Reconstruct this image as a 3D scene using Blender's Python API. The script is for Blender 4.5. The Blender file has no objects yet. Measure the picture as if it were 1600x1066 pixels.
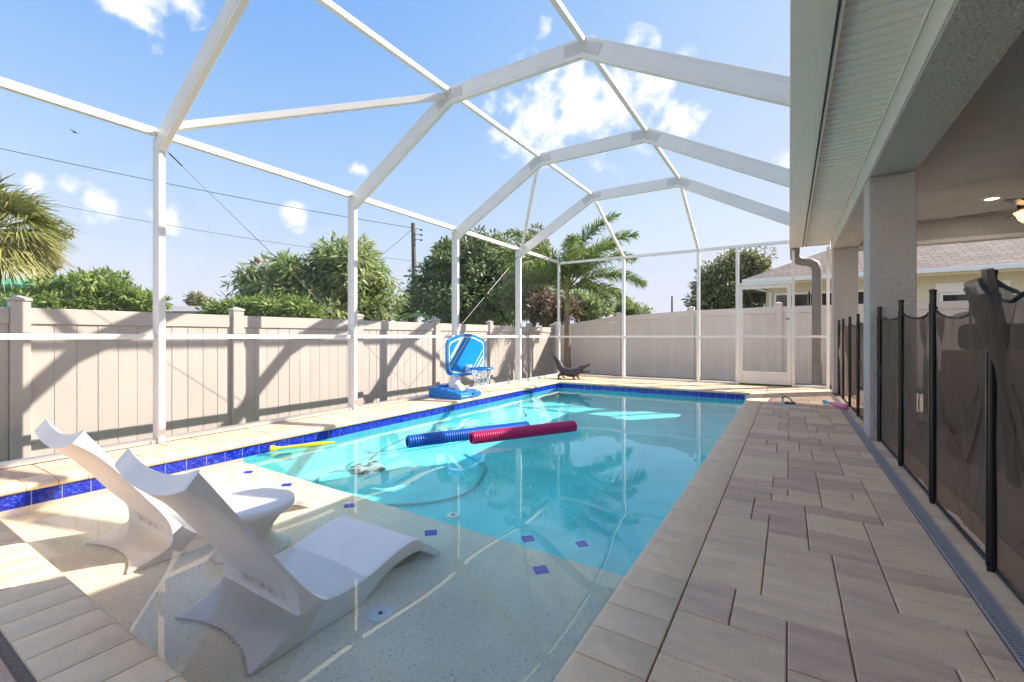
import bpy, bmesh, math, random
import numpy as np
from mathutils import Vector, Matrix
sc = bpy.context.scene
COL = sc.collection
R = random.Random(7)
rad = math.radians

# ------------------------------------------------------------------ camera
F_PX, CX, HY = 700.0, 800.0, 526.0            # focal length, principal x and horizon row in 1600x1066 pixels
YAW = math.atan(433 / 700.0)
cam = bpy.data.cameras.new('camera')
cam.sensor_fit = 'HORIZONTAL'; cam.sensor_width = 36.0
cam.lens = 36.0 * F_PX / 1600.0
cam.shift_x = 0.0
cam.shift_y = -(533.0 - HY) / 1600.0
cam.clip_start = 0.05; cam.clip_end = 3000
camo = bpy.data.objects.new('camera', cam); COL.objects.link(camo)
camo.location = (0, 0, 1.0)
camo.rotation_euler = (rad(90), 0, YAW)
sc.camera = camo

# ------------------------------------------------------------------ sun and sky
TRAVEL = Vector((-1.0, -0.98, -1.13)).normalized()
sun_el = math.asin(-TRAVEL.z)
sun_az = math.atan2(-TRAVEL.x, -TRAVEL.y)      # clockwise from +Y
sun = bpy.data.lights.new('sun', 'SUN'); sun.energy = 2.0; sun.angle = rad(0.53); sun.color = (1.0, 0.91, 0.79)
suno = bpy.data.objects.new('sun', sun); COL.objects.link(suno)
suno.rotation_euler = TRAVEL.to_track_quat('-Z', 'Y').to_euler()
suno.location = (8, 8, 12)
sun.cycles.is_caustics_light = True

def pixel_dir(x, y):
    u = (x - CX) / F_PX; v = (HY - y) / F_PX
    c, s = math.cos(YAW), math.sin(YAW)
    return Vector((u * c - s, u * s + c, v)).normalized()

world = bpy.data.worlds.new('World'); sc.world = world; world.use_nodes = True
wn, wl = world.node_tree.nodes, world.node_tree.links
bg = wn['Background']
sky = wn.new('ShaderNodeTexSky'); sky.sky_type = 'NISHITA'; sky.sun_disc = False
sky.sun_elevation = sun_el; sky.sun_rotation = sun_az
sky.air_density = 1.0; sky.dust_density = 0.4; sky.ozone_density = 2.5
bg.inputs[1].default_value = 0.15
tc = wn.new('ShaderNodeTexCoord')
def wmath(op, a, b=None, clamp=False):
    n = wn.new('ShaderNodeMath'); n.operation = op; n.use_clamp = clamp
    for i, v in enumerate((a, b)):
        if v is None: continue
        if isinstance(v, (int, float)): n.inputs[i].default_value = v
        else: wl.new(v, n.inputs[i])
    return n.outputs[0]
CLOUDS = [(835, 178, 72), (900, 155, 92), (965, 165, 95), (1015, 140, 70), (1055, 184, 48), (150, 318, 34), (252, 332, 36), (50, 286, 28),
          (108, 293, 22), (464, 341, 24), (560, 266, 18), (215, 0, 75), (285, -5, 45), (852, 50, 20), (1250, 260, 40)]
RNG = random.Random(3)
for k in range(26):                            # the same kind of small cumulus goes on round the rest of the sky
    az = RNG.uniform(rad(30), rad(300)); el = RNG.uniform(rad(10), rad(55))
    CLOUDS.append((az, el, RNG.uniform(25, 90), 1))
blob = None
for cdef in CLOUDS:
    if len(cdef) == 4:
        a = cdef[0] + YAW * 0
        d = Vector((math.sin(a) * math.cos(cdef[1]), math.cos(a) * math.cos(cdef[1]), math.sin(cdef[1])))
    else:
        d = pixel_dir(cdef[0], cdef[1])
    fwd = Vector((-math.sin(YAW), math.cos(YAW), 0))
    ang = cdef[2] / F_PX * (max(0.5, d.dot(fwd)) ** 1.6 if len(cdef) == 3 else 1.0)
    vm = wn.new('ShaderNodeVectorMath'); vm.operation = 'DISTANCE'
    wl.new(tc.outputs['Generated'], vm.inputs[0]); vm.inputs[1].default_value = d
    mr = wn.new('ShaderNodeMapRange'); mr.inputs[1].default_value = ang * 1.25; mr.inputs[2].default_value = ang * 0.1
    wl.new(vm.outputs['Value'], mr.inputs[0])
    blob = mr.outputs[0] if blob is None else wmath('MAXIMUM', blob, mr.outputs[0])
nz = wn.new('ShaderNodeTexNoise'); nz.inputs['Scale'].default_value = 19; nz.inputs['Detail'].default_value = 11; nz.inputs['Roughness'].default_value = 0.56
wl.new(tc.outputs['Generated'], nz.inputs['Vector'])
cm = wmath('ADD', blob, wmath('MULTIPLY', wmath('SUBTRACT', nz.outputs[0], 0.515), 3.3))
cm = wmath('MULTIPLY', cm, wmath('GREATER_THAN', blob, 0.001))
mr = wn.new('ShaderNodeMapRange'); mr.interpolation_type = 'SMOOTHSTEP'
mr.inputs[1].default_value = 0.12; mr.inputs[2].default_value = 1.05; wl.new(cm, mr.inputs[0])
cloudmask = wmath('MULTIPLY', mr.outputs[0], 0.95)
hsv = wn.new('ShaderNodeHueSaturation'); hsv.inputs['Saturation'].default_value = 1.42; hsv.inputs['Value'].default_value = 1.0
KNEE = (1.19, 1.21, 1.34); GAIN = (0.98, 0.95, 1.56)   # soft shoulder on the sky's radiance, the same in every direction
sp = wn.new('ShaderNodeSeparateColor'); cb = wn.new('ShaderNodeCombineColor'); wl.new(sky.outputs[0], sp.inputs[0])
for i in range(3):
    wl.new(wmath('MULTIPLY', wmath('SUBTRACT', 1.0, wmath('EXPONENT', wmath('MULTIPLY', sp.outputs[i], -GAIN[i] / KNEE[i]))), KNEE[i]), cb.inputs[i])
wl.new(cb.outputs[0], hsv.inputs['Color'])
mix = wn.new('ShaderNodeMix'); mix.data_type = 'RGBA'
wl.new(cloudmask, mix.inputs['Factor']); wl.new(hsv.outputs[0], mix.inputs['A'])
mix.inputs['B'].default_value = (1.62, 1.62, 1.64, 1)
wl.new(mix.outputs['Result'], bg.inputs[0])

sc.view_settings.view_transform = 'Standard'; sc.view_settings.look = 'None'
sc.view_settings.exposure = 2.38; sc.view_settings.gamma = 1.0; sc.view_settings.use_curve_mapping = False
sc.render.engine = 'CYCLES'
sc.cycles.use_denoising = True
sc.cycles.max_bounces = 10; sc.cycles.diffuse_bounces = 4; sc.cycles.glossy_bounces = 4
sc.cycles.transmission_bounces = 6; sc.cycles.transparent_max_bounces = 24
sc.cycles.sample_clamp_indirect = 6.0

# ------------------------------------------------------------------ materials
def mat(name, col, rough=0.6, var=0.0, scale=8.0, bump=0.0, bscale=60.0, metal=0.0, spec=0.5, rnd=0.0, detail=4.0, streak=None, dirt=None):
    m = bpy.data.materials.new(name); m.use_nodes = True
    nt = m.node_tree; n = nt.nodes; l = nt.links; b = n['Principled BSDF']
    b.inputs['Roughness'].default_value = rough; b.inputs['Metallic'].default_value = metal
    b.inputs['Specular IOR Level'].default_value = spec
    b.inputs['Base Color'].default_value = (*col, 1)
    t = n.new('ShaderNodeTexCoord'); src = t.outputs['Object']
    if var or rnd or dirt:
        fac = None
        if var:
            mp = n.new('ShaderNodeMapping'); l.new(src, mp.inputs[0])
            if streak: mp.inputs['Scale'].default_value = streak
            if rnd:
                oi = n.new('ShaderNodeObjectInfo'); va = n.new('ShaderNodeVectorMath'); va.operation = 'SCALE'
                l.new(oi.outputs['Random'], va.inputs['Scale']); va.inputs[0].default_value = (37, 21, 53); l.new(va.outputs[0], mp.inputs['Location'])
            nz = n.new('ShaderNodeTexNoise'); nz.inputs['Scale'].default_value = scale; nz.inputs['Detail'].default_value = detail
            l.new(mp.outputs[0], nz.inputs['Vector'])
            m1 = n.new('ShaderNodeMapRange'); m1.inputs[1].default_value = 0.3; m1.inputs[2].default_value = 0.7
            m1.inputs[3].default_value = 1 - var; m1.inputs[4].default_value = 1 + var
            l.new(nz.outputs[0], m1.inputs[0]); fac = m1.outputs[0]
        if rnd:
            oi2 = n.new('ShaderNodeObjectInfo'); m2 = n.new('ShaderNodeMapRange'); m2.inputs[3].default_value = 1 - rnd; m2.inputs[4].default_value = 1 + rnd
            l.new(oi2.outputs['Random'], m2.inputs[0])
            if fac is None: fac = m2.outputs[0]
            else:
                mm = n.new('ShaderNodeMath'); mm.operation = 'MULTIPLY'; l.new(fac, mm.inputs[0]); l.new(m2.outputs[0], mm.inputs[1]); fac = mm.outputs[0]
        vs = n.new('ShaderNodeVectorMath'); vs.operation = 'SCALE'; vs.inputs[0].default_value = col
        if fac is not None: l.new(fac, vs.inputs['Scale'])
        else: vs.inputs['Scale'].default_value = 1.0
        out = vs.outputs[0]
        if dirt:
            dcol, dscale, lo, hi, amt = dirt
            nd = n.new('ShaderNodeTexNoise'); nd.inputs['Scale'].default_value = dscale; nd.inputs['Detail'].default_value = 6
            l.new(src, nd.inputs['Vector'])
            m3 = n.new('ShaderNodeMapRange'); m3.inputs[1].default_value = lo; m3.inputs[2].default_value = hi; m3.inputs[4].default_value = amt
            l.new(nd.outputs[0], m3.inputs[0])
            mx = n.new('ShaderNodeMix'); mx.data_type = 'RGBA'; l.new(m3.outputs[0], mx.inputs['Factor'])
            l.new(out, mx.inputs['A']); mx.inputs['B'].default_value = (*dcol, 1); out = mx.outputs['Result']
        l.new(out, b.inputs['Base Color'])
    if bump:
        nb = n.new('ShaderNodeTexNoise'); nb.inputs['Scale'].default_value = bscale; nb.inputs['Detail'].default_value = 3
        l.new(src, nb.inputs['Vector'])
        bp = n.new('ShaderNodeBump'); bp.inputs['Strength'].default_value = bump; bp.inputs['Distance'].default_value = 0.01
        l.new(nb.outputs[0], bp.inputs['Height']); l.new(bp.outputs[0], b.inputs['Normal'])
    return m

M = {}
M['frame'] = mat('white_aluminium', (0.87, 0.835, 0.78), 0.38, 0.03, 3.0)
M['plate'] = mat('grey_plate', (0.66, 0.64, 0.63), 0.45, 0.08, 60)
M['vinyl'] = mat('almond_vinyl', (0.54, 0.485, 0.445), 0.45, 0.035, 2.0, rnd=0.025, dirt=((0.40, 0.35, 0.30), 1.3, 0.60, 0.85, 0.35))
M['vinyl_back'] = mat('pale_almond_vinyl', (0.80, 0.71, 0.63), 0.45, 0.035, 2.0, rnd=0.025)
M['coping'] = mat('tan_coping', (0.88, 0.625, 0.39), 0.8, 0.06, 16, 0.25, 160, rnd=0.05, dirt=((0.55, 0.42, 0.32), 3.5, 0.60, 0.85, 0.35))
M['sand'] = mat('joint_sand', (0.25, 0.18, 0.13), 0.95, 0.3, 90, 0.4, 200)
M['slab'] = mat('concrete', (0.34, 0.275, 0.23), 0.85, 0.1, 10, 0.2, 120)
M['grout'] = mat('pale_grout', (0.72, 0.71, 0.68), 0.8)
M['gutter'] = mat('white_gutter', (0.90, 0.85, 0.78), 0.4, 0.04, 3, streak=(3, .2, 3))
M['soffit'] = mat('white_soffit', (0.87, 0.82, 0.76), 0.5, 0.02, 4)
M['seam'] = mat('white_seam', (0.92, 0.91, 0.89), 0.4)
M['dark'] = mat('dark_gap', (0.04, 0.04, 0.04), 0.8)
M['black'] = mat('black_metal', (0.012, 0.012, 0.013), 0.25)
M['downpipe'] = mat('brown_downpipe', (0.22, 0.195, 0.18), 0.45, 0.08, 6)
M['steel'] = mat('drain_grate', (0.42, 0.38, 0.38), 0.5, 0.1, 40)
M['cream'] = mat('cream_wall', (0.66, 0.60, 0.47), 0.8, 0.04, 5, 0.2, 60)
M['creamtrim'] = mat('cream_trim', (0.62, 0.53, 0.37), 0.6)
M['white'] = mat('white_paint', (0.80, 0.80, 0.79), 0.45)
M['glass'] = mat('dark_window', (0.03, 0.03, 0.032), 0.08)
M['wood'] = mat('weathered_pole', (0.17, 0.135, 0.11), 0.9, 0.25, 14, 0.4, 60, streak=(4, 4, .3))
M['bark'] = mat('bark', (0.13, 0.10, 0.075), 0.95, 0.3, 12, 0.6, 30)
M['blue'] = mat('blue_plastic', (0.005, 0.20, 0.62), 0.32, 0.05, 8)
M['cyan'] = mat('bright_blue_board', (0.0, 0.24, 0.62), 0.25, 0.08, 3)
M['plastic_white'] = mat('white_plastic', (0.80, 0.80, 0.80), 0.35)
M['net'] = mat('white_net', (0.75, 0.74, 0.72), 0.8)
M['pink'] = mat('magenta_foam', (0.62, 0.012, 0.12), 0.35, 0.06, 12)
M['bluefoam'] = mat('blue_foam', (0.008, 0.12, 0.52), 0.35, 0.06, 12)
M['bronze'] = mat('dark_bronze', (0.055, 0.048, 0.052), 0.45, 0.35, 30, 0.8, 70, dirt=((0.16, 0.13, 0.10), 14, 0.52, 0.7, 0.6))
M['band'] = mat('pale_collar', (0.62, 0.55, 0.42), 0.6)
M['yellow'] = mat('yellow_plastic', (0.80, 0.58, 0.02), 0.35)
M['batpink'] = mat('pink_plastic', (0.82, 0.17, 0.38), 0.35)
M['batblue'] = mat('turquoise_plastic', (0.02, 0.38, 0.62), 0.4)
M['green'] = mat('dark_green_rubber', (0.01, 0.09, 0.05), 0.3)
M['hose'] = mat('green_hose', (0.03, 0.22, 0.10), 0.4)
M['wicker'] = mat('dark_wicker', (0.035, 0.028, 0.026), 0.7, 0.4, 90, 1.0, 110, streak=(1, 1, 4))
M['cushion'] = mat('brown_cushion', (0.24, 0.17, 0.13), 0.95, 0.08, 12, 0.2, 300)
M['darkcushion'] = mat('charcoal_cushion', (0.04, 0.035, 0.037), 0.95)
M['cleaner'] = mat('cleaner_plastic', (0.42, 0.56, 0.58), 0.35)
M['cleanerdark'] = mat('cleaner_dark', (0.05, 0.08, 0.10), 0.4)
M['poolhose'] = mat('pool_hose', (0.22, 0.46, 0.52), 0.5)
M['wire'] = mat('wire', (0.03, 0.03, 0.035), 0.6)
M['cable'] = mat('steel_cable', (0.20, 0.19, 0.19), 0.4, metal=0.6)
M['greenroof'] = mat('green_roof', (0.03, 0.33, 0.20), 0.6)
M['greyroof'] = mat('grey_roof', (0.30, 0.28, 0.27), 0.8, 0.1, 20)
M['water_ring'] = M['plastic_white']

# stone pavers: lilac grey and buff blended in streaks
def paver_mat():
    m = bpy.data.materials.new('blended_paver'); m.use_nodes = True
    nt = m.node_tree; n = nt.nodes; l = nt.links; b = n['Principled BSDF']; b.inputs['Roughness'].default_value = 0.82
    t = n.new('ShaderNodeTexCoord'); oi = n.new('ShaderNodeObjectInfo')
    va = n.new('ShaderNodeVectorMath'); va.operation = 'SCALE'; va.inputs[0].default_value = (37, 21, 53); l.new(oi.outputs['Random'], va.inputs['Scale'])
    mp = n.new('ShaderNodeMapping'); mp.inputs['Scale'].default_value = (1.6, 6.5, 1); l.new(t.outputs['Object'], mp.inputs[0]); l.new(va.outputs[0], mp.inputs['Location'])
    nz = n.new('ShaderNodeTexNoise'); nz.inputs['Scale'].default_value = 2.2; nz.inputs['Detail'].default_value = 7; nz.inputs['Roughness'].default_value = 0.62; l.new(mp.outputs[0], nz.inputs['Vector'])
    a = n.new('ShaderNodeMath'); a.operation = 'MULTIPLY_ADD'; l.new(oi.outputs['Random'], a.inputs[0]); a.inputs[1].default_value = 0.42; a.inputs[2].default_value = -0.21
    s = n.new('ShaderNodeMath'); l.new(nz.outputs[0], s.inputs[0]); l.new(a.outputs[0], s.inputs[1])
    cr = n.new('ShaderNodeValToRGB'); l.new(s.outputs[0], cr.inputs[0])
    e = cr.color_ramp.elements
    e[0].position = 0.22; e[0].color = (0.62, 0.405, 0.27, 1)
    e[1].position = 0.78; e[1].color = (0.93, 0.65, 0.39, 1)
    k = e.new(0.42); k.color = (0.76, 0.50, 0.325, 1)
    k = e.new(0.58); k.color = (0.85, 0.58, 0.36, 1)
    fine = n.new('ShaderNodeTexNoise'); fine.inputs['Scale'].default_value = 240; fine.inputs['Detail'].default_value = 2; l.new(t.outputs['Object'], fine.inputs['Vector'])
    m1 = n.new('ShaderNodeMapRange'); m1.inputs[1].default_value = .3; m1.inputs[2].default_value = .7; m1.inputs[3].default_value = .8; m1.inputs[4].default_value = 1.16; l.new(fine.outputs[0], m1.inputs[0])
    vs = n.new('ShaderNodeVectorMath'); vs.operation = 'SCALE'; l.new(cr.outputs[0], vs.inputs[0]); l.new(m1.outputs[0], vs.inputs['Scale'])
    l.new(vs.outputs[0], b.inputs['Base Color'])
    bp = n.new('ShaderNodeBump'); bp.inputs['Strength'].default_value = 0.35; bp.inputs['Distance'].default_value = 0.004; l.new(fine.outputs[0], bp.inputs['Height']); l.new(bp.outputs[0], b.inputs['Normal'])
    return m
M['paver'] = paver_mat()

def pebble_mat(name, col, speck, specks=1.0):
    m = bpy.data.materials.new(name); m.use_nodes = True
    nt = m.node_tree; n = nt.nodes; l = nt.links; b = n['Principled BSDF']; b.inputs['Roughness'].default_value = 0.7
    t = n.new('ShaderNodeTexCoord')
    big = n.new('ShaderNodeTexNoise'); big.inputs['Scale'].default_value = 2.2; big.inputs['Detail'].default_value = 5; l.new(t.outputs['Object'], big.inputs['Vector'])
    m0 = n.new('ShaderNodeMapRange'); m0.inputs[1].default_value = .3; m0.inputs[2].default_value = .7; m0.inputs[3].default_value = .88; m0.inputs[4].default_value = 1.08; l.new(big.outputs[0], m0.inputs[0])
    v = n.new('ShaderNodeTexVoronoi'); v.inputs['Scale'].default_value = 190; l.new(t.outputs['Object'], v.inputs['Vector'])
    sep = n.new('ShaderNodeSeparateColor'); l.new(v.outputs['Color'], sep.inputs[0])
    m1 = n.new('ShaderNodeMapRange'); m1.inputs[3].default_value = .90; m1.inputs[4].default_value = 1.07; l.new(sep.outputs[0], m1.inputs[0])
    mu = n.new('ShaderNodeMath'); mu.operation = 'MULTIPLY'; l.new(m0.outputs[0], mu.inputs[0]); l.new(m1.outputs[0], mu.inputs[1])
    vs = n.new('ShaderNodeVectorMath'); vs.operation = 'SCALE'; vs.inputs[0].default_value = col; l.new(mu.outputs[0], vs.inputs['Scale'])
    gt = n.new('ShaderNodeMath'); gt.operation = 'GREATER_THAN'; l.new(sep.outputs[1], gt.inputs[0]); gt.inputs[1].default_value = 0.975
    g2 = n.new('ShaderNodeMath'); g2.operation = 'MULTIPLY'; l.new(gt.outputs[0], g2.inputs[0]); g2.inputs[1].default_value = 0.5 * specks
    mx = n.new('ShaderNodeMix'); mx.data_type = 'RGBA'; l.new(g2.outputs[0], mx.inputs['Factor']); l.new(vs.outputs[0], mx.inputs['A']); mx.inputs['B'].default_value = (*speck, 1)
    # loose dirt settled in patches
    d = n.new('ShaderNodeTexNoise'); d.inputs['Scale'].default_value = 3.1; d.inputs['Detail'].default_value = 8; d.inputs['Roughness'].default_value = .7; l.new(t.outputs['Object'], d.inputs['Vector'])
    m3 = n.new('ShaderNodeMapRange'); m3.inputs[1].default_value = .58; m3.inputs[2].default_value = .78; m3.inputs[4].default_value = .45 * specks; l.new(d.outputs[0], m3.inputs[0])
    mx2 = n.new('ShaderNodeMix'); mx2.data_type = 'RGBA'; l.new(m3.outputs[0], mx2.inputs['Factor']); l.new(mx.outputs['Result'], mx2.inputs['A']); mx2.inputs['B'].default_value = (col[0] * .72, col[1] * .68, col[2] * .55, 1)
    l.new(mx2.outputs['Result'], b.inputs['Base Color'])
    return m
M['pebble'] = pebble_mat('pale_pebble_finish', (0.90, 0.775, 0.57), (0.10, 0.09, 0.08))
M['basin'] = pebble_mat('depth_tinted_finish', (0.17, 0.83, 0.86), (0.12, 0.62, 0.65), 0.3)  # the water's depth tint is put into the colour of the deep basin

def tile_mat():
    m = bpy.data.materials.new('cobalt_tile'); m.use_nodes = True
    nt = m.node_tree; n = nt.nodes; l = nt.links; b = n['Principled BSDF']; b.inputs['Roughness'].default_value = 0.12
    t = n.new('ShaderNodeTexCoord'); oi = n.new('ShaderNodeObjectInfo')
    va = n.new('ShaderNodeVectorMath'); va.operation = 'SCALE'; va.inputs[0].default_value = (7, 11, 5); l.new(oi.outputs['Random'], va.inputs['Scale'])
    ad = n.new('ShaderNodeVectorMath'); l.new(t.outputs['Object'], ad.inputs[0]); l.new(va.outputs[0], ad.inputs[1])
    nz = n.new('ShaderNodeTexNoise'); nz.inputs['Scale'].default_value = 55; nz.inputs['Detail'].default_value = 4; nz.inputs['Distortion'].default_value = 1.2; l.new(ad.outputs[0], nz.inputs['Vector'])
    cr = n.new('ShaderNodeValToRGB'); l.new(nz.outputs[0], cr.inputs[0]); e = cr.color_ramp.elements
    e[0].position = .35; e[0].color = (0.004, 0.008, 0.20, 1); e[1].position = .72; e[1].color = (0.06, 0.16, 0.75, 1)
    k = e.new(.52); k.color = (0.010, 0.022, 0.42, 1)
    l.new(cr.outputs[0], b.inputs['Base Color'])
    return m
M['tile'] = tile_mat()

def stucco(name, col, sc1=45, strength=0.55, dist=0.02):
    m = mat(name, col, 0.9, 0.05, 4)
    n = m.node_tree.nodes; l = m.node_tree.links; b = n['Principled BSDF']; t = [x for x in n if x.type == 'TEX_COORD'][0]
    a = n.new('ShaderNodeTexNoise'); a.inputs['Scale'].default_value = sc1; a.inputs['Detail'].default_value = 5; a.inputs['Distortion'].default_value = .6; l.new(t.outputs['Object'], a.inputs['Vector'])
    r = n.new('ShaderNodeMapRange'); r.inputs[1].default_value = .38; r.inputs[2].default_value = .62; l.new(a.outputs[0], r.inputs[0])
    bp = n.new('ShaderNodeBump'); bp.inputs['Strength'].default_value = strength; bp.inputs['Distance'].default_value = dist
    l.new(r.outputs[0], bp.inputs['Height']); l.new(bp.outputs[0], b.inputs['Normal'])
    return m
M['stucco'] = stucco('mauve_grey_stucco', (0.56, 0.50, 0.47))
M['ceiling'] = stucco('knockdown_ceiling', (0.46, 0.455, 0.45), 26, 0.6)
M['beamface'] = stucco('pale_stucco', (0.70, 0.66, 0.61), 60, 0.15)

def shingle_mat():
    m = bpy.data.materials.new('brown_shingle'); m.use_nodes = True
    nt = m.node_tree; n = nt.nodes; l = nt.links; b = n['Principled BSDF']; b.inputs['Roughness'].default_value = .95
    t = n.new('ShaderNodeTexCoord'); br = n.new('ShaderNodeTexBrick'); l.new(t.outputs['UV'], br.inputs['Vector'])
    br.inputs['Color1'].default_value = (.37, .29, .235, 1); br.inputs['Color2'].default_value = (.26, .20, .165, 1); br.inputs['Mortar'].default_value = (.13, .10, .085, 1)
    br.inputs['Scale'].default_value = 1; br.inputs['Brick Width'].default_value = .35; br.inputs['Row Height'].default_value = .14; br.inputs['Mortar Size'].default_value = .012
    nz = n.new('ShaderNodeTexNoise'); nz.inputs['Scale'].default_value = 2.5; l.new(t.outputs['UV'], nz.inputs['Vector'])
    mx = n.new('ShaderNodeMix'); mx.data_type = 'RGBA'; mx.blend_type = 'MULTIPLY'; mx.inputs['Factor'].default_value = .35; l.new(br.outputs[0], mx.inputs['A']); l.new(nz.outputs[0], mx.inputs['B'])
    l.new(mx.outputs['Result'], b.inputs['Base Color'])
    bp = n.new('ShaderNodeBump'); bp.inputs['Strength'].default_value = .6; bp.inputs['Distance'].default_value = .02; l.new(br.outputs['Fac'], bp.inputs['Height']); bp.invert = True; l.new(bp.outputs[0], b.inputs['Normal'])
    return m
M['shingle'] = shingle_mat()

def see_through(name, col, opacity, translucent=0.0):
    m = bpy.data.materials.new(name); m.use_nodes = True
    nt = m.node_tree; n = nt.nodes; l = nt.links; n.remove(n['Principled BSDF'])
    d = n.new('ShaderNodeBsdfDiffuse'); d.inputs[0].default_value = (*col, 1); s = d.outputs[0]
    if translucent:
        tr = n.new('ShaderNodeBsdfTranslucent'); tr.inputs[0].default_value = (*col, 1); a = n.new('ShaderNodeMixShader'); a.inputs[0].default_value = translucent
        l.new(d.outputs[0], a.inputs[1]); l.new(tr.outputs[0], a.inputs[2]); s = a.outputs[0]
    tp = n.new('ShaderNodeBsdfTransparent'); x = n.new('ShaderNodeMixShader'); x.inputs[0].default_value = opacity
    l.new(tp.outputs[0], x.inputs[1]); l.new(s, x.inputs[2]); l.new(x.outputs[0], n['Material Output'].inputs[0])
    return m
M['screen'] = see_through('insect_screen', (0.16, 0.16, 0.165), 0.06)
M['mesh'] = see_through('brown_mesh', (0.20, 0.158, 0.13), 0.72, 0.4)
M['trim'] = mat('mesh_trim', (0.03, 0.035, 0.035), 0.7, 0.2, 60)

def emit(name, col, e):
    m = bpy.data.materials.new(name); m.use_nodes = True; b = m.node_tree.nodes['Principled BSDF']
    b.inputs['Base Color'].default_value = (*col, 1); b.inputs['Emission Color'].default_value = (*col, 1); b.inputs['Emission Strength'].default_value = e
    return m
M['bulb'] = emit('lit_diffuser', (1.0, 0.86, 0.62), 2.2)
M['shade'] = emit('amber_shade', (1.0, 0.56, 0.20), 0.75)

def leaf_mat(name, col, col2, trans=0.3, rough=0.45):
    m = bpy.data.materials.new(name); m.use_nodes = True
    nt = m.node_tree; n = nt.nodes; l = nt.links; b = n['Principled BSDF']; b.inputs['Roughness'].default_value = rough
    at = n.new('ShaderNodeAttribute'); at.attribute_name = 'tone'
    mx = n.new('ShaderNodeMix'); mx.data_type = 'RGBA'; l.new(at.outputs['Fac'], mx.inputs['Factor']); mx.inputs['A'].default_value = (*col, 1); mx.inputs['B'].default_value = (*col2, 1)
    l.new(mx.outputs['Result'], b.inputs['Base Color'])
    tr = n.new('ShaderNodeBsdfTranslucent'); l.new(mx.outputs['Result'], tr.inputs[0])
    a = n.new('ShaderNodeMixShader'); a.inputs[0].default_value = trans; l.new(b.outputs[0], a.inputs[1]); l.new(tr.outputs[0], a.inputs[2])
    l.new(a.outputs[0], n['Material Output'].inputs[0])
    return m
M['leaf_mango'] = leaf_mat('mango_leaf', (0.17, 0.26, 0.06), (0.52, 0.54, 0.25), .45)
M['leaf_dark'] = leaf_mat('dark_leaf', (0.10, 0.15, 0.05), (0.34, 0.40, 0.17), .35)
M['leaf_bush'] = leaf_mat('bush_leaf', (0.14, 0.235, 0.04), (0.35, 0.42, 0.12), .4)
M['leaf_grey'] = leaf_mat('olive_leaf', (0.18, 0.195, 0.08), (0.46, 0.44, 0.22), .3)
M['leaf_red'] = leaf_mat('russet_leaf', (0.17, 0.10, 0.06), (0.30, 0.22, 0.13), .3)
M['leaf_palm'] = leaf_mat('palm_leaflet', (0.11, 0.19, 0.05), (0.38, 0.44, 0.13), .35)
M['leaf_sabal'] = leaf_mat('fan_palm_blade', (0.17, 0.215, 0.045), (0.46, 0.43, 0.16), .3)
M['grass'] = leaf_mat('grass_blade', (0.05, 0.12, 0.015), (0.14, 0.22, 0.04), .3)
M['ground'] = mat('lawn', (0.07, 0.11, 0.03), 0.95, 0.35, 3.0, 0.5, 60)
M['palmtrunk'] = mat('palm_trunk', (0.27, 0.20, 0.135), 0.9, 0.18, 10, 0.4, 40, streak=(1, 1, 5))
M['crownshaft'] = mat('crownshaft', (0.30, 0.30, 0.10), 0.5, 0.2, 6)

def lounger_mat():
    m = mat('white_rotomoulded', (0.93, 0.845, 0.765), 0.42, 0.02, 3, 0.10, 140, dirt=((0.62, 0.57, 0.52), 5.0, 0.60, 0.80, 0.22))
    n = m.node_tree.nodes; l = m.node_tree.links; b = n['Principled BSDF']
    src = b.inputs['Base Color'].links[0].from_socket
    t = n.new('ShaderNodeTexCoord'); sp = n.new('ShaderNodeSeparateXYZ'); l.new(t.outputs['Object'], sp.inputs[0])
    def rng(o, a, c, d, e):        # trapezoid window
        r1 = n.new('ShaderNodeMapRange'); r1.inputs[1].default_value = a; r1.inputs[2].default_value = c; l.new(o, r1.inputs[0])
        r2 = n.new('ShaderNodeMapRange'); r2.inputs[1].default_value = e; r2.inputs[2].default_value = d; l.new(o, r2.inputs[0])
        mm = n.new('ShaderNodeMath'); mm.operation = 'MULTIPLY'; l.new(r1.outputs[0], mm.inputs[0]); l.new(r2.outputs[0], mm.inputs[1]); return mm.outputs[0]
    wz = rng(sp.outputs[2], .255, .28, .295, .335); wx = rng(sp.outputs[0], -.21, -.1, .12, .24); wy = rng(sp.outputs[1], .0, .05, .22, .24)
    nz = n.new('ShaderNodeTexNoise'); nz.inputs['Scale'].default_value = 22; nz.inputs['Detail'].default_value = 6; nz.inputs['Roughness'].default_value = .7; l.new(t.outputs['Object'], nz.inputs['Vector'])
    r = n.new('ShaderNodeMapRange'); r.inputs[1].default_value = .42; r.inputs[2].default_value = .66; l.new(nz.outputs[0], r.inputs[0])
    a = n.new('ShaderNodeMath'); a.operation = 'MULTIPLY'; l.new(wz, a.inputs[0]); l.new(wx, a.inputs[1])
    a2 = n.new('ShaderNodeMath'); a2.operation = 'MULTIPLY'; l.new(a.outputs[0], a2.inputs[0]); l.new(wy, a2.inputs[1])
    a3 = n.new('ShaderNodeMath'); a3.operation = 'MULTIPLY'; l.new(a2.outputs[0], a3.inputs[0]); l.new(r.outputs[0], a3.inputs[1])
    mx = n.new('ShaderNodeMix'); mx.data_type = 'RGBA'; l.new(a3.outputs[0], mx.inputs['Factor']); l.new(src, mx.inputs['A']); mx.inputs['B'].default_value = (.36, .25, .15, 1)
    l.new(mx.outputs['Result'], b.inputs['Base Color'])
    return m
M['lounger'] = lounger_mat()

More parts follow.
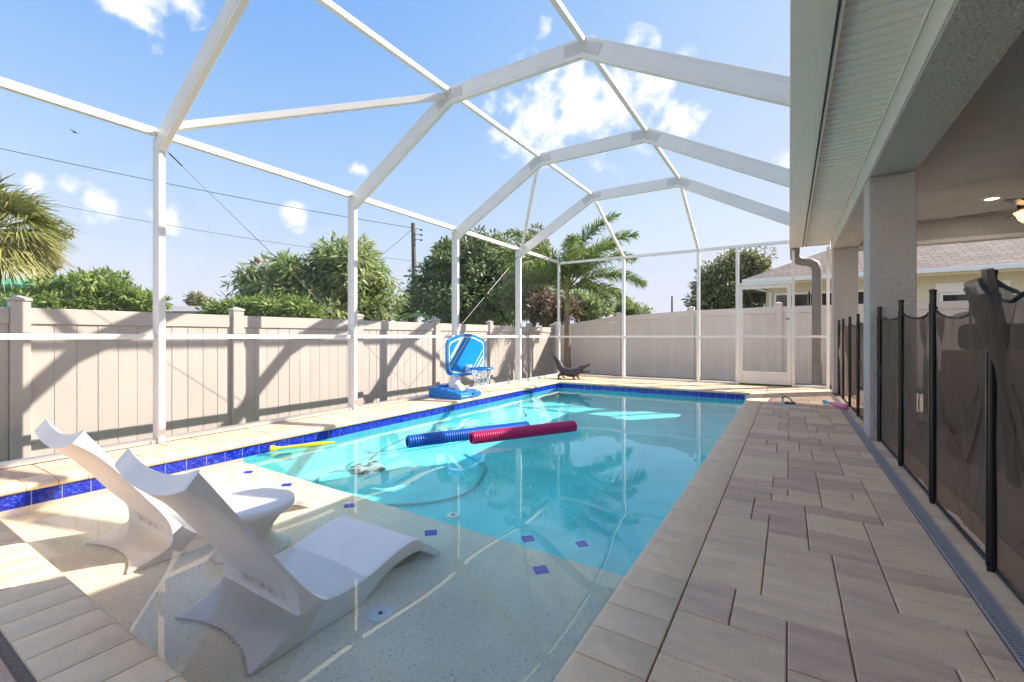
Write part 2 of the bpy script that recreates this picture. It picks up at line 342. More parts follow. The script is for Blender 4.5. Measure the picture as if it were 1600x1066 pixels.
def water_mat():
    m = bpy.data.materials.new('pool_water'); m.use_nodes = True
    n = m.node_tree.nodes; l = m.node_tree.links; n.remove(n['Principled BSDF'])
    g = n.new('ShaderNodeBsdfGlass'); g.inputs['IOR'].default_value = 1.33; g.inputs['Roughness'].default_value = 0; g.inputs['Color'].default_value = (.985, 1, 1, 1)
    l.new(g.outputs[0], n['Material Output'].inputs[0]); return m
M['water'] = water_mat()

# ------------------------------------------------------------------ mesh helpers
def box(bm, x0, x1, y0, y1, z0, z1):
    v = [bm.verts.new(p) for p in ((x0, y0, z0), (x1, y0, z0), (x1, y1, z0), (x0, y1, z0), (x0, y0, z1), (x1, y0, z1), (x1, y1, z1), (x0, y1, z1))]
    for q in ((3, 2, 1, 0), (4, 5, 6, 7), (0, 1, 5, 4), (1, 2, 6, 5), (2, 3, 7, 6), (3, 0, 4, 7)):
        bm.faces.new([v[i] for i in q])
    return v
def hexa(bm, a, b):
    """prism between two quads"""
    v = [bm.verts.new(p) for p in a] + [bm.verts.new(p) for p in b]
    n = len(a)
    bm.faces.new([v[i] for i in range(n)][::-1]); bm.faces.new([v[n + i] for i in range(n)])
    for i in range(n): bm.faces.new((v[i], v[(i + 1) % n], v[n + (i + 1) % n], v[n + i]))
def beam(bm, p0, p1, w, h, up=(0, 0, 1)):
    p0, p1 = Vector(p0), Vector(p1); d = (p1 - p0).normalized(); s = d.cross(Vector(up)).normalized(); u = s.cross(d).normalized()
    q = [(-w / 2, -h / 2), (w / 2, -h / 2), (w / 2, h / 2), (-w / 2, h / 2)]
    hexa(bm, [p0 + s * a + u * b for a, b in q], [p1 + s * a + u * b for a, b in q])
def frames_along(pts):
    out = []; prev = None
    for i, p in enumerate(pts):
        t = (pts[min(i + 1, len(pts) - 1)] - pts[max(i - 1, 0)]).normalized()
        if prev is None:
            r = Vector((0, 0, 1)) if abs(t.z) < .9 else Vector((1, 0, 0)); s = t.cross(r).normalized()
        else:
            s = (prev - t * prev.dot(t)).normalized()
        prev = s; out.append((t, s, t.cross(s)))
    return out
def tube(bm, pts, r, n=8, caps=True, flat=1.0):
    pts = [Vector(p) for p in pts]; rr = r if hasattr(r, '__len__') else [r] * len(pts); rings = []
    for (t, s, u), p, q in zip(frames_along(pts), pts, rr):
        rings.append([bm.verts.new(p + s * math.cos(2 * math.pi * k / n) * q + u * math.sin(2 * math.pi * k / n) * q * flat) for k in range(n)])
    for a, b in zip(rings, rings[1:]):
        for k in range(n): bm.faces.new((a[k], a[(k + 1) % n], b[(k + 1) % n], b[k]))
    if caps: bm.faces.new(rings[0][::-1]); bm.faces.new(rings[-1])
def lathe(bm, prof, n=24, c=(0, 0, 0), caps=True):
    rings = [[bm.verts.new((c[0] + r * math.cos(2 * math.pi * k / n), c[1] + r * math.sin(2 * math.pi * k / n), c[2] + z)) for k in range(n)] for r, z in prof]
    for a, b in zip(rings, rings[1:]):
        for k in range(n): bm.faces.new((a[k], a[(k + 1) % n], b[(k + 1) % n], b[k]))
    if caps: bm.faces.new(rings[0][::-1]); bm.faces.new(rings[-1])
def prism(bm, poly, axis, a, b):
    """poly in the two other axes, extruded along axis from a to b"""
    def P(p, k):
        return {'x': (k, p[0], p[1]), 'y': (p[0], k, p[1]), 'z': (p[0], p[1], k)}[axis]
    hexa(bm, [P(p, a) for p in poly], [P(p, b) for p in poly])
def mesh(name, bm, m, smooth=0, bevel=0, seg=1):
    if bevel:
        bmesh.ops.bevel(bm, geom=list(bm.edges), offset=bevel, segments=seg, affect='EDGES', profile=0.5)
    bmesh.ops.recalc_face_normals(bm, faces=bm.faces)
    me = bpy.data.meshes.new(name); bm.to_mesh(me); bm.free()
    for mm in (m if isinstance(m, (list, tuple)) else [m]): me.materials.append(M[mm] if isinstance(mm, str) else mm)
    if smooth:
        for p in me.polygons: p.use_smooth = True
        if smooth < 180: me.set_sharp_from_angle(angle=rad(smooth))
    return me
def link(name, me, parent=None, loc=(0, 0, 0), rot=None):
    o = bpy.data.objects.new(name, me); COL.objects.link(o); o.location = loc
    if rot: o.rotation_euler = rot
    if parent: o.parent = parent
    return o
def obj(name, bm, m, parent=None, smooth=0, bevel=0, seg=1, loc=(0, 0, 0), rot=None):
    return link(name, mesh(name, bm, m, smooth, bevel, seg), parent, loc, rot)
def bobj(name, b, m, parent=None, bevel=0):
    bm = bmesh.new(); box(bm, *b); return obj(name, bm, m, parent, bevel=bevel)
def tag(o, label, cat, group=None):
    o['label'] = label; o['category'] = cat
    if group: o['group'] = group
    return o
def thing(name, label, cat, loc=(0, 0, 0), rotz=0, group=None):
    o = bpy.data.objects.new(name, None); COL.objects.link(o); o.location = loc; o.rotation_euler = (0, 0, rotz)
    o.empty_display_size = .1
    return tag(o, label, cat, group)
def struct(o): o['kind'] = 'structure'; return o
def receives(o):
    o.cycles.is_caustics_receiver = True; return o
def leafmesh(name, verts, nq, tone, m):
    """nq quads, 4 verts each, with a tone per face"""
    me = bpy.data.meshes.new(name)
    me.vertices.add(nq * 4); me.vertices.foreach_set('co', np.asarray(verts, np.float32).ravel())
    me.loops.add(nq * 4); me.loops.foreach_set('vertex_index', np.arange(nq * 4, dtype=np.int32))
    me.polygons.add(nq); me.polygons.foreach_set('loop_start', np.arange(0, nq * 4, 4, dtype=np.int32))
    at = me.attributes.new('tone', 'FLOAT', 'FACE'); at.data.foreach_set('value', np.asarray(tone, np.float32))
    me.materials.append(M[m]); me.update(calc_edges=True); me.validate()
    return me

# ------------------------------------------------------------------ layout numbers (metres; deck top is z = 0)
XL, XR, YN, YF = -4.40, -0.56, 0.59, 9.07        # inner faces of the pool walls
ZW, ZS, ZB = -0.13, -0.36, -1.30                 # water, tanning shelf, floor
YS = 2.27                                        # front edge of the shelf
XSCR, YBACK = -5.07, 10.5                        # screen walls
ZE = 2.92                                        # eave beams

# ================================================================== GROUND
def ground():
    xs = [-400, -120, -40, -20, -12, -9, -7.5, -6.6, -6.1, -5.7, -5.4, -5.10, 5.2, 9, 20, 60, 400]
    ys = [-400, -60, -20, -6, -2.8, 10.56, 11, 12, 13, 15, 20, 40, 120, 800]
    def h(x, y):
        t = min(1, max(0, (-5.10 - x) / .9)); t = t * t * (3 - 2 * t)
        return -.085 - .40 * t
    bm = bmesh.new(); V = {}
    for i, x in enumerate(xs):
        for j, y in enumerate(ys): V[i, j] = bm.verts.new((x, y, h(x, y)))
    for i in range(len(xs) - 1):
        for j in range(len(ys) - 1):
            if xs[i] >= -5.11 and xs[i + 1] <= 5.21 and ys[j] >= -2.81 and ys[j + 1] <= 10.57: continue
            bm.faces.new((V[i, j], V[i + 1, j], V[i + 1, j + 1], V[i, j + 1]))
    struct(obj('ground', bm, 'ground', smooth=180))
ground()

# ================================================================== POOL
def pool():
    bm = bmesh.new()
    t = .2; zt = -.047
    mats = []
    def bx(mi, *b):
        n0 = len(bm.faces); box(bm, *b); bm.faces.ensure_lookup_table()
        for f in bm.faces[n0:]: f.material_index = mi
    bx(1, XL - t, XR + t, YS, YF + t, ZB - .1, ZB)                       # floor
    bx(0, XL - t, XR + t, YN - t, YS, ZB - .1, ZS)                       # shelf block
    for x0, x1 in ((XL - t, XL), (XR, XR + t)): 
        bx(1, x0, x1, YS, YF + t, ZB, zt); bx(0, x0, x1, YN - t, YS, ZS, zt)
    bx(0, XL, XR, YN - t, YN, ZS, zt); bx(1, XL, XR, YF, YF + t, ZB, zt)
    bm2 = bm
    me = bpy.data.meshes.new('pool_basin'); bm2.to_mesh(me); bm2.free()
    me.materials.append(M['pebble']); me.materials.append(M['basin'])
    basin = receives(struct(link('pool_basin', me)))
    # entry steps in the right-hand corner, in front of the shelf
    for k, (y1, z1) in enumerate(((YS + .36, -.60), (YS + .70, -.84), (YS + 1.02, -1.07))):
        b = bmesh.new(); y0 = YS if k == 0 else (YS + .36, YS + .70)[k - 1]
        x0 = -1.78 - .06 * k
        poly = [(XR, y0)] + [(XR, y1)] + [(x0 + .34 * (1 - math.sin(a)), y1 - .30 * (1 - math.cos(a))) for a in np.linspace(0, math.pi / 2, 7)] + [(x0, y0)]
        prism(b, poly, 'z', ZB + .002, z1)
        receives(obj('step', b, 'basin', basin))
    # marker tiles on the shelf edge and steps
    bm = bmesh.new(); prism(bm, [(.052, 0), (0, .052), (-.052, 0), (0, -.052)], 'z', 0, .004); dm = mesh('marker_tile', bm, mat('deep_cobalt', (0.006, 0.025, 0.50), .2))
    for x, y, z in ((-1.12, 2.10, ZS), (-1.90, 2.11, ZS), (-2.68, 2.12, ZS), (-3.46, 2.125, ZS), (-4.05, 2.13, ZS), (-1.46, YS + .29, -.60), (-1.22, YS + .62, -.84)):
        receives(link('marker_tile', dm, basin, (x, y, z)))
    # floor returns
    for x, y, z in ((-1.56, 1.40, ZS), (-2.53, 3.10, ZB)):
        bm = bmesh.new(); lathe(bm, [(.058, 0), (.058, .006), (.050, .011), (.022, .012), (.020, .007), (.012, .006)], 24)
        d = receives(obj('floor_inlet', bm, 'plastic_white', basin, 40, loc=(x, y, z)))
        bm = bmesh.new(); lathe(bm, [(.010, .0062), (.010, .010)], 12); receives(obj('inlet_eye', bm, 'dark', d))
    # waterline tiles: each a piece with a slightly pillowed face
    def tile_mesh(axis, sgn):
        b = bmesh.new(); w, h, t0 = .0745, .0745, .007
        if axis == 'x': box(b, 0, sgn * t0, -w, w, -h, h)
        else: box(b, -w, w, 0, sgn * t0, -h, h)
        return mesh('waterline_tile', b, 'tile', bevel=.0025)
    step = .1545; zc = -.047 - .0755
    tl, tf = tile_mesh('x', 1), tile_mesh('y', -1)
    n = int((YF - YN) / step)
    for k in range(n): receives(link('waterline_tile', tl, basin, (XL + .0005, YF - .085 - k * step, zc)))
    for k in range(int((XR - XL) / step)): receives(link('waterline_tile', tf, basin, (XL + .09 + k * step, YF - .0005, zc)))
    tr = tile_mesh('x', -1)
    for k in range(n): receives(link('waterline_tile', tr, basin, (XR - .0005, YF - .085 - k * step, zc)))
    tn = tile_mesh('y', 1)
    for k in range(int((XR - XL) / step)): receives(link('waterline_tile', tn, basin, (XL + .09 + k * step, YN + .0005, zc)))
    # pale grout bed behind the tiles
    bm = bmesh.new()
    box(bm, XL - .002, XL + .002, YN + .01, YF - .01, -.20, -.0475); box(bm, XL + .01, XR - .01, YF - .002, YF + .002, -.20, -.0475)
    box(bm, XR - .002, XR + .002, YN + .01, YF - .01, -.20, -.0475); box(bm, XL + .01, XR - .01, YN - .002, YN + .002, -.20, -.0475)
    receives(obj('grout_bed', bm, 'grout', basin))
    # water: gentle swell in the mesh, smooth normals
    nx, ny = 64, 140; me = bpy.data.meshes.new('pool_water')
    X = np.linspace(XL - .02, XR + .02, nx); Y = np.linspace(YN - .02, YF + .02, ny); gx, gy = np.meshgrid(X, Y, indexing='ij')
    gz = ZW + .00045 * (np.sin(gx * 5.1 + gy * 1.3) + np.sin(gy * 4.3 - gx * 2.2 + 1) * .8 + .5 * np.sin(gx * 9.7 - gy * 7.9)) 
    co = np.stack([gx, gy, gz], -1).reshape(-1, 3); idx = np.arange(nx * ny).reshape(nx, ny)
    fc = np.stack([idx[:-1, :-1], idx[1:, :-1], idx[1:, 1:], idx[:-1, 1:]], -1).reshape(-1, 4)
    me.from_pydata(co.tolist(), [], fc.tolist()); me.materials.append(M['water'])
    for p in me.polygons: p.use_smooth = True
    w = struct(link('pool_water', me)); w.cycles.is_caustics_caster = True
pool()

# ================================================================== DECK
def paver_piece(cache, w, l):
    key = (round(w, 3), round(l, 3))
    if key not in cache:
        bm = bmesh.new(); box(bm, -w / 2, w / 2, -l / 2, l / 2, -.05, 0)
        top = [e for e in bm.edges if all(abs(v.co.z) < 1e-6 for v in e.verts)]
        bmesh.ops.bevel(bm, geom=top, offset=.004, segments=1, affect='EDGES')
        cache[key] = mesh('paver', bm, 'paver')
    return cache[key]
PC = {}
def pave(parent, x0, x1, y0, y1, cx, cy, sizes, gap=.0045, seed=1, along='y'):
    """greedy random packing of a cell grid with stones of several sizes"""
    rr = random.Random(seed); nx, ny = max(1, round((x1 - x0) / cx)), max(1, round((y1 - y0) / cy)); cx, cy = (x1 - x0) / nx, (y1 - y0) / ny
    used = np.zeros((nx, ny), bool)
    for j in range(ny):
        for i in range(nx):
            if used[i, j]: continue
            opts = list(sizes); rr.shuffle(opts); opts.append((1, 1)); 
            for a, b in opts:
                if i + a <= nx and j + b <= ny and not used[i:i + a, j:j + b].any():
                    left = nx - i - a
                    if left == 1 and a > 1 and (a, b) != (1, 1) and rr.random() < .7: continue
                    break
            used[i:i + a, j:j + b] = True
            w, l = a * cx - gap, b * cy - gap
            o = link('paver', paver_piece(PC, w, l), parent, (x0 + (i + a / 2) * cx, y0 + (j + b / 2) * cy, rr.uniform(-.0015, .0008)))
def decks():
    zb = -.011
    def base(name, *rects):
        bm = bmesh.new()
        for r in rects: box(bm, *r, -.30, zb)
        return struct(obj(name, bm, 'sand'))
    right = base('pool_deck', (XR + .004, .905, -2.5, 10.53))
    S1 = [(2, 2), (3, 2), (4, 2), (3, 1), (4, 2), (2, 1), (4, 1), (3, 2), (3, 1)]
    pave(right, -.352, .600, .0, 9.27, .0865, .132, S1, seed=5)
    pave(right, -.352, .600, -2.4, .0, .3, .3, [(1, 1)], seed=6)
    pave(right, -.352, .655, 9.28, 10.44, .25, .19, [(2, 1), (1, 1), (2, 2)], seed=8)
    pave(right, .668, .900, .6, 9.27, .232, .30, [(1, 1)], seed=9)
    left = base('pool_deck', (XSCR - .045, XL - .004, -2.5, 10.53))
    pave(left, XSCR + .035, -4.606, .2, 10.44, .215, .27, [(2, 1), (1, 1), (1, 1), (1, 2)], seed=11)
    far = base('pool_deck', (XL - .003, XR + .003, YF + .004, 10.53))
    pave(far, -4.60, -.357, 9.285, 10.44, .30, .19, [(2, 1), (1, 1), (2, 2), (1, 1)], seed=12)
    near = base('pool_deck', (XL - .003, XR + .003, -2.5, YN - .004))
    pave(near, -4.60, -.357, -.62, .352, .14, .14, [(2, 2), (3, 2), (2, 3), (2, 1)], seed=13)
    pave(near, -4.60, -.357, -2.4, -.62, .35, .35, [(1, 1)], seed=14)
    # coping: bullnose stones
    def stone(axis, depth, pitch):
        bm = bmesh.new(); w = pitch / 2 - .0022; r = .022
        prof = [(depth, -.045), (0.006, -.045)] + [(r - r * math.cos(a), -.045 + .045 * (0.5 + .5 * math.sin(a - math.pi / 2)) if 0 else -.0225 - .0225 * math.cos(a)) for a in np.linspace(.35, math.pi - .35, 6)] + [(r, 0), (depth, 0)]
        prof2 = [(depth, -.046), (.012, -.046), (.003, -.037), (0, -.024), (.003, -.012), (.012, -.003), (.026, 0), (depth, 0)]
        hexa(bm, [(p[0], -w, p[1]) for p in prof2], [(p[0], w, p[1]) for p in prof2])
        es = [e for e in bm.edges if all(abs(v.co.z) < 1e-6 for v in e.verts)]
        bmesh.ops.bevel(bm, geom=es, offset=.0022, segments=1, affect='EDGES')
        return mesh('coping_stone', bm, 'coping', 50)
    pitch = .1565
    s = stone('x', .236, pitch)
    n = int(round((YF + .24 - (YN - .24)) / pitch))
    p2 = (YF + .21 - (YN - .21)) / n
    for k in range(n):
        y = YN - .21 + p2 * (k + .5)
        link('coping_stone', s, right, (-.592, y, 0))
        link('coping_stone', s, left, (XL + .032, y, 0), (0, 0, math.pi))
    n = int(round((XR - XL - .06) / pitch)); p3 = (XR - XL - .066) / n
    for k in range(n):
        x = XL + .033 + p3 * (k + .5)
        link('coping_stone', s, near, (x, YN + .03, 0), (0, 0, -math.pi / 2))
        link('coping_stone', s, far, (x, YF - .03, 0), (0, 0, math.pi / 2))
    # skimmer lid set into the paving
    bm = bmesh.new(); box(bm, -.15, .15, -.13, .13, 0, .006); sk = obj('skimmer_lid', bm, mat('cream_lid', (.52, .50, .43), .5, .06, 9), right, bevel=.003, loc=(.01, 7.79, .0012))
    # channel drain along the house
    g = thing('channel_drain', 'long narrow grey channel drain grate set in the paving beside the mesh fence', 'drain', (.634, 0, 0))
    bobj('frame_rail', (-.031, -.026, 1.0, 9.2, -.010, .004), 'steel', g); bobj('frame_rail', (.026, .031, 1.0, 9.2, -.010, .004), 'steel', g)
    bobj('channel_floor', (-.0255, .0255, 1.0, 9.2, -.0105, -.006), 'dark', g)
    bm = bmesh.new(); b2 = beam; 
    hexa(bm, [(-.0255, -.010, -.005), (.0255, .004, -.005), (.0255, .013, -.005), (-.0255, -.001, -.005)], [(-.0255, -.010, .002), (.0255, .004, .002), (.0255, .013, .002), (-.0255, -.001, .002)])
    gm = mesh('grate_bar', bm, 'steel')
    for k in range(280): link('grate_bar', gm, g, (0, 1.3 + k * .0165, 0))
    bm = bmesh.new()
    for k in range(200): box(bm, -.0255, .0255, 5.93 + k * .0163, 5.94 + k * .0163, -.005, .002)
    o = obj('grate_bars', bm, 'steel', g); o['kind'] = 'stuff'
    return right
right_deck = decks()

# ================================================================== SCREEN ENCLOSURE
FRAMES = [-2.55, -0.35, 1.85, 4.06, 6.28, 8.47]
KX = [XSCR, -3.36, -1.69, 0.06]; KZ = [ZE - .02, 3.80, 3.80, 2.855]
def enclosure():
    e = thing('pool_enclosure', 'white aluminium screen enclosure arching over the whole pool', 'screen enclosure', (XSCR, YBACK, 0))
    ox, oy = XSCR, YBACK
    def add(name, bm, m='frame', **k):
        for v in bm.verts: v.co.x -= ox; v.co.y -= oy
        return obj(name, bm, m, e, **k)
    def B(name, x0, x1, y0, y1, z0, z1, m='frame', bevel=.003):
        bm = bmesh.new(); box(bm, x0, x1, y0, y1, z0, z1); return add(name, bm, m, bevel=bevel)
    def S(x0, x1, y0, y1, z0, z1):
        bm = bmesh.new(); xm, ym = (x0 + x1) / 2, (y0 + y1) / 2
        q = [(xm, y0, z0), (xm, y1, z0), (xm, y1, z1), (xm, y0, z1)] if x1 - x0 < y1 - y0 else [(x0, ym, z0), (x1, ym, z0), (x1, ym, z1), (x0, ym, z1)]
        bm.faces.new([bm.verts.new(p) for p in q]); add('screen_panel', bm, 'screen')
    # left wall posts, 0.13 across and 0.055 along the wall
    for y in FRAMES: B('post', XSCR - .068, XSCR + .062, y - .028, y + .028, .0, ZE - .04)
    B('post', XSCR - .028, XSCR + .028, YBACK - .03, YBACK + .03, 0, ZE - .04)
    ys = FRAMES + [YBACK]
    for a, b in zip(ys, ys[1:]):
        B('eave_beam', XSCR - .025, XSCR + .027, a + .0285, b - .031, ZE - .035, ZE + .035)
        B('chair_rail', XSCR - .025, XSCR + .027, a + .0285, b - .031, .975, 1.022)
        B('sill', XSCR - .025, XSCR + .027, a + .0285, b - .031, .001, .048)
        S(XSCR - .0015, XSCR + .0005, a + .03, b - .032, 1.023, ZE - .036)
        S(XSCR - .0015, XSCR + .0005, a + .03, b - .032, .049, .974)
    # back wall
    px = [XSCR, -3.36, -1.69, -.925, .065, .64]
    for x in (-3.36, -1.69): B('post', x - .03, x + .03, YBACK - .04, YBACK + .04, 0, ZE - .04)
    B('door_jamb', -.955, -.895, YBACK - .04, YBACK + .04, 0, ZE - .04); B('door_jamb', .045, .095, YBACK - .04, YBACK + .04, 0, 2.74)
    B('post', .61, .66, YBACK - .03, YBACK + .03, 0, 2.74)
    B('eave_beam', XSCR + .029, .30, YBACK - .026, YBACK + .026, ZE - .06, ZE)
    for a, b in ((XSCR + .029, -3.391), (-3.329, -1.721), (-1.659, -.956), (.096, .609)):
        B('chair_rail', a, b, YBACK - .024, YBACK + .024, .975, 1.022)
        B('sill', a, b, YBACK - .024, YBACK + .024, .001, .048)
        zt = ZE - .061 if b < 0 else 2.74
        S(a, b, YBACK - .001, YBACK + .001, 1.023, zt); S(a, b, YBACK - .001, YBACK + .001, .049, .974)
    B('door_header', -.894, .044, YBACK - .035, YBACK + .035, 2.05, 2.11)
    S(-.894, .044, YBACK - .001, YBACK + .001, 2.111, ZE - .061)
    # screen door
    d = thing('x', '', ''); d.name = 'screen_door'; del d['label'], d['category']; d.parent = e; d.location = (-.89 - ox, 0, 0)
    def D(name, x0, x1, z0, z1, t=.016, m='frame'):
        bm = bmesh.new(); box(bm, x0, x1, -t, t, z0, z1); return obj(name, bm, m, d, bevel=.002)
    W = .93
    D('stile', .004, .055, .03, 2.045); D('stile', W - .075, W - .004, .03, 2.045); D('top_rail', .056, W - .076, 1.98, 2.045)
    D('mid_rail', .056, W - .076, .975, 1.022); D('kick_rail', .056, W - .076, .245, .275); D('kick_plate', .056, W - .076, .03, .244, .006)
    D('screen_panel', .056, W - .076, 1.023, 1.979, .001, 'screen'); D('screen_panel', .056, W - .076, .276, .974, .001, 'screen')
    bm = bmesh.new(); tube(bm, [(W - .04, -.017, 1.35), (W - .04, -.05, 1.35), (W - .10, -.055, 1.35)], .010, 8); obj('door_handle', bm, 'dark', d, 60)
    bm = bmesh.new(); box(bm, .05, .30, -.05, -.017, .995, 1.02); obj('door_closer', bm, 'white', d, bevel=.004)
    # roof frames
    dp = .19
    def mitred(y, w, pts, depth):
        P = [Vector((x, 0, z)) for x, z in pts]; N = []
        for i in range(len(P) - 1):
            t = (P[i + 1] - P[i]).normalized(); N.append(Vector((-t.z, 0, t.x)))
        off = []
        for i in range(len(P)):
            if i == 0: off.append(N[0])
            elif i == len(P) - 1: off.append(N[-1])
            else:
                m = (N[i - 1] + N[i]).normalized(); off.append(m / m.dot(N[i]))
        for i in range(len(P) - 1):
            q = [P[i] - off[i] * depth / 2, P[i + 1] - off[i + 1] * depth / 2, P[i + 1] + off[i + 1] * depth / 2, P[i] + off[i] * depth / 2]
            bm = bmesh.new(); hexa(bm, [(v.x, y - w / 2, v.z) for v in q], [(v.x, y + w / 2, v.z) for v in q]); add('roof_beam', bm, bevel=.003)
            # thin rib near the lower edge, as on the extrusion
            t = (P[i + 1] - P[i]).normalized(); s0 = P[i] - off[i] * depth * .30 + t * .01; s1 = P[i + 1] - off[i + 1] * depth * .30 - t * .01
            bm = bmesh.new(); beam(bm, (s0.x, y - w / 2 - .0012, s0.z), (s1.x, y - w / 2 - .0012, s1.z), .003, .006); add('beam_rib', bm)
        for i in (1, 2):
            t = (P[i + 1] - P[i]).normalized(); tb = (P[i - 1] - P[i]).normalized(); c = P[i]
            a, b = c + tb * .20, c + t * .20; na, nb = N[i - 1], N[i]
            q = [a - na * .055, c - off[i] * .055, b - nb * .055, b + nb * .06, c + off[i] * .06, a + na * .06]
            bm = bmesh.new(); hexa(bm, [(v.x, y - w / 2 - .004, v.z) for v in q], [(v.x, y - w / 2 - .0005, v.z) for v in q]); gp = add('gusset_plate', bm, 'plate')
            bm = bmesh.new()
            for (u0, u1) in ((a, c), (c, b)):
                for s in (.12, .37, .62, .87):
                    for zo in (-.035, .04):
                        p = u0.lerp(u1, s) + Vector((0, 0, zo)); lathe_y(bm, (p.x, y - w / 2 - .0075, p.z), .006, .004)
            add('rivets', bm, 'plate')
    def lathe_y(bm, c, r, h):
        a = [(c[0] + r * math.cos(k * math.pi / 3), c[1], c[2] + r * math.sin(k * math.pi / 3)) for k in range(6)]
        hexa(bm, a, [(p[0], p[1] + h, p[2]) for p in a])
    for y in FRAMES:
        mitred(y, .055, list(zip([XSCR + .02] + KX[1:], [ZE - .10] + KZ[1:])), dp)
    # purlins
    zp = KZ[1] + .05
    for x in KX[1:3]:
        for a, b in zip(FRAMES, FRAMES[1:]): B('purlin', x - .026, x + .026, a + .029, b - .029, zp - .028, zp + .028)
        bm = bmesh.new(); beam(bm, (x, FRAMES[-1] + .03, zp - .01), (x, YBACK, ZE - .02), .052, .056); add('hip_purlin', bm, bevel=.003)
    for y0, y1, x1, z1 in ((4.03, 1.885, XSCR + .14, ZE + .04), (6.31, 8.44, XSCR + .10, ZE + .02)):
        bm = bmesh.new(); beam(bm, (KX[1] - .05, y0, KZ[1] + .0), (x1, y1, z1), .05, .07); add('diagonal_brace', bm, bevel=.003)
    # roof screens
    def quad(name, q):
        bm = bmesh.new(); bm.faces.new([bm.verts.new(p) for p in q]); add(name, bm, 'screen')
    for a, b in zip(FRAMES, FRAMES[1:]):
        for i in range(3):
            x0, z0, x1, z1 = KX[i], KZ[i] + .06, KX[i + 1], KZ[i + 1] + .06
            quad('screen_panel', [(x0 + .03, a + .03, z0), (x1 - .03, a + .03, z1), (x1 - .03, b - .03, z1), (x0 + .03, b - .03, z0)])
    # cable braces
    for p, q in (((XSCR + .04, 1.90, 2.76), (XSCR + .035, 5.30, .03)), ((XSCR + .035, 8.42, 2.76), (XSCR + .035, 4.85, .03))):
        p, q = Vector(p), Vector(q); bm = bmesh.new(); tube(bm, [p, q], .0028, 6); add('cable', bm, 'cable')
        bm = bmesh.new(); t = (q - p).normalized(); tube(bm, [p + t * .02, p + t * .16], .006, 6); add('turnbuckle', bm, 'dark')
    # post feet brackets
    for y in FRAMES[2:4]:
        bm = bmesh.new(); box(bm, XSCR - .03, XSCR + .04, y - .075, y - .03, 0, .035); add('foot_bracket', bm, 'plate', bevel=.003)
enclosure()

# ================================================================== VINYL FENCES
def fence(name, label, x_of, posts, ztop, zbot, m, axis):
    """posts: positions along the run; ztop(s): rail top height"""
    f = thing(name, label, 'fence')
    tv = .07
    pm, cm = {}, None
    for s in posts:
        zt = ztop(s) + .06
        bm = bmesh.new(); box(bm, -.0635, .0635, -.0635, .0635, zbot - .1, zt)
        p = obj('post', bm, m, f, bevel=.004, loc=((x_of, s, 0) if axis == 'y' else (s, x_of, 0)))
        bm = bmesh.new(); v = box(bm, -.072, .072, -.072, .072, zt + .001, zt + .022); top = bm.verts.new((0, 0, zt + .052))
        bm.faces.remove([q for q in bm.faces if all(w in v[4:] for w in q.verts)][0])
        for i in range(4): bm.faces.new((v[4 + i], v[4 + (i + 1) % 4], top))
        obj('post_cap', bm, m, p)
    for a, b in zip(posts, posts[1:]):
        s0, s1 = a + .065, b - .065
        def run(nm, lo, hi, t):
            z0, z1 = ztop(a), ztop(b); bm = bmesh.new()
            q0 = [(-t, s0, z0 + lo), (t, s0, z0 + lo), (t, s0, z0 + hi), (-t, s0, z0 + hi)]
            q1 = [(-t, s1, z1 + lo), (t, s1, z1 + lo), (t, s1, z1 + hi), (-t, s1, z1 + hi)]
            if axis == 'y': hexa(bm, [(x_of + p[0], p[1], p[2]) for p in q0], [(x_of + p[0], p[1], p[2]) for p in q1])
            else: hexa(bm, [(p[1], x_of + p[0], p[2]) for p in q0], [(p[1], x_of + p[0], p[2]) for p in q1])
            obj(nm, bm, m, f, bevel=.004)
        run('top_rail', -.15, 0, .028)
        zb = zbot + .02
        if zbot > -.3: run('bottom_rail', zb - ztop(a) , zb - ztop(a) + .12, .028) if abs(ztop(a) - ztop(b)) < .02 else None
        n = max(1, round((s1 - s0) / .163)); w = (s1 - s0) / n
        for k in range(n):
            u0, u1 = s0 + k * w + .0025, s0 + (k + 1) * w - .0025; jt = R.uniform(-.0016, .0016); jr = R.uniform(-.0012, .0012)
            za = ztop(a) + (ztop(b) - ztop(a)) * ((u0 - a) / (b - a)) - .151; zc = ztop(a) + (ztop(b) - ztop(a)) * ((u1 - a) / (b - a)) - .151
            bm = bmesh.new(); t = .011
            q0 = [(-t + jt, u0, zbot), (t + jt, u0, zbot), (t + jt, u0, za), (-t + jt, u0, za)]; q1 = [(-t + jt + jr, u1, zbot), (t + jt + jr, u1, zbot), (t + jt + jr, u1, zc), (-t + jt + jr, u1, zc)]
            if axis == 'y': hexa(bm, [(x_of + p[0], p[1], p[2]) for p in q0], [(x_of + p[0], p[1], p[2]) for p in q1])
            else: hexa(bm, [(p[1], x_of + p[0], p[2]) for p in q0], [(p[1], x_of + p[0], p[2]) for p in q1])
            obj('plank', bm, m, f, bevel=.003)
        # tongue behind the joints so no light shows through
        bm = bmesh.new(); zm = min(ztop(a), ztop(b)) - .16
        if axis == 'y': box(bm, x_of - .006, x_of + .006, s0, s1, zbot, zm)
        else: box(bm, s0, s1, x_of - .006, x_of + .006, zbot, zm)
        obj('backing_tongue', bm, m, f)
    return f
left_posts = [-2.66 + 1.885 * k for k in range(8)] + [11.93]
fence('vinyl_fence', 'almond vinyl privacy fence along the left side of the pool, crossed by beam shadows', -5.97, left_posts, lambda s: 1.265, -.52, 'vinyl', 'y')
def ztb(s):
    pts = [(-5.97, 1.30), (-5.27, 1.44), (-3.82, 1.575), (-1.91, 1.665), (.03, 1.69), (8, 1.70)]
    for (a, za), (b, zb) in zip(pts, pts[1:]):
        if s <= b: return za + (zb - za) * (s - a) / (b - a)
    return 1.70
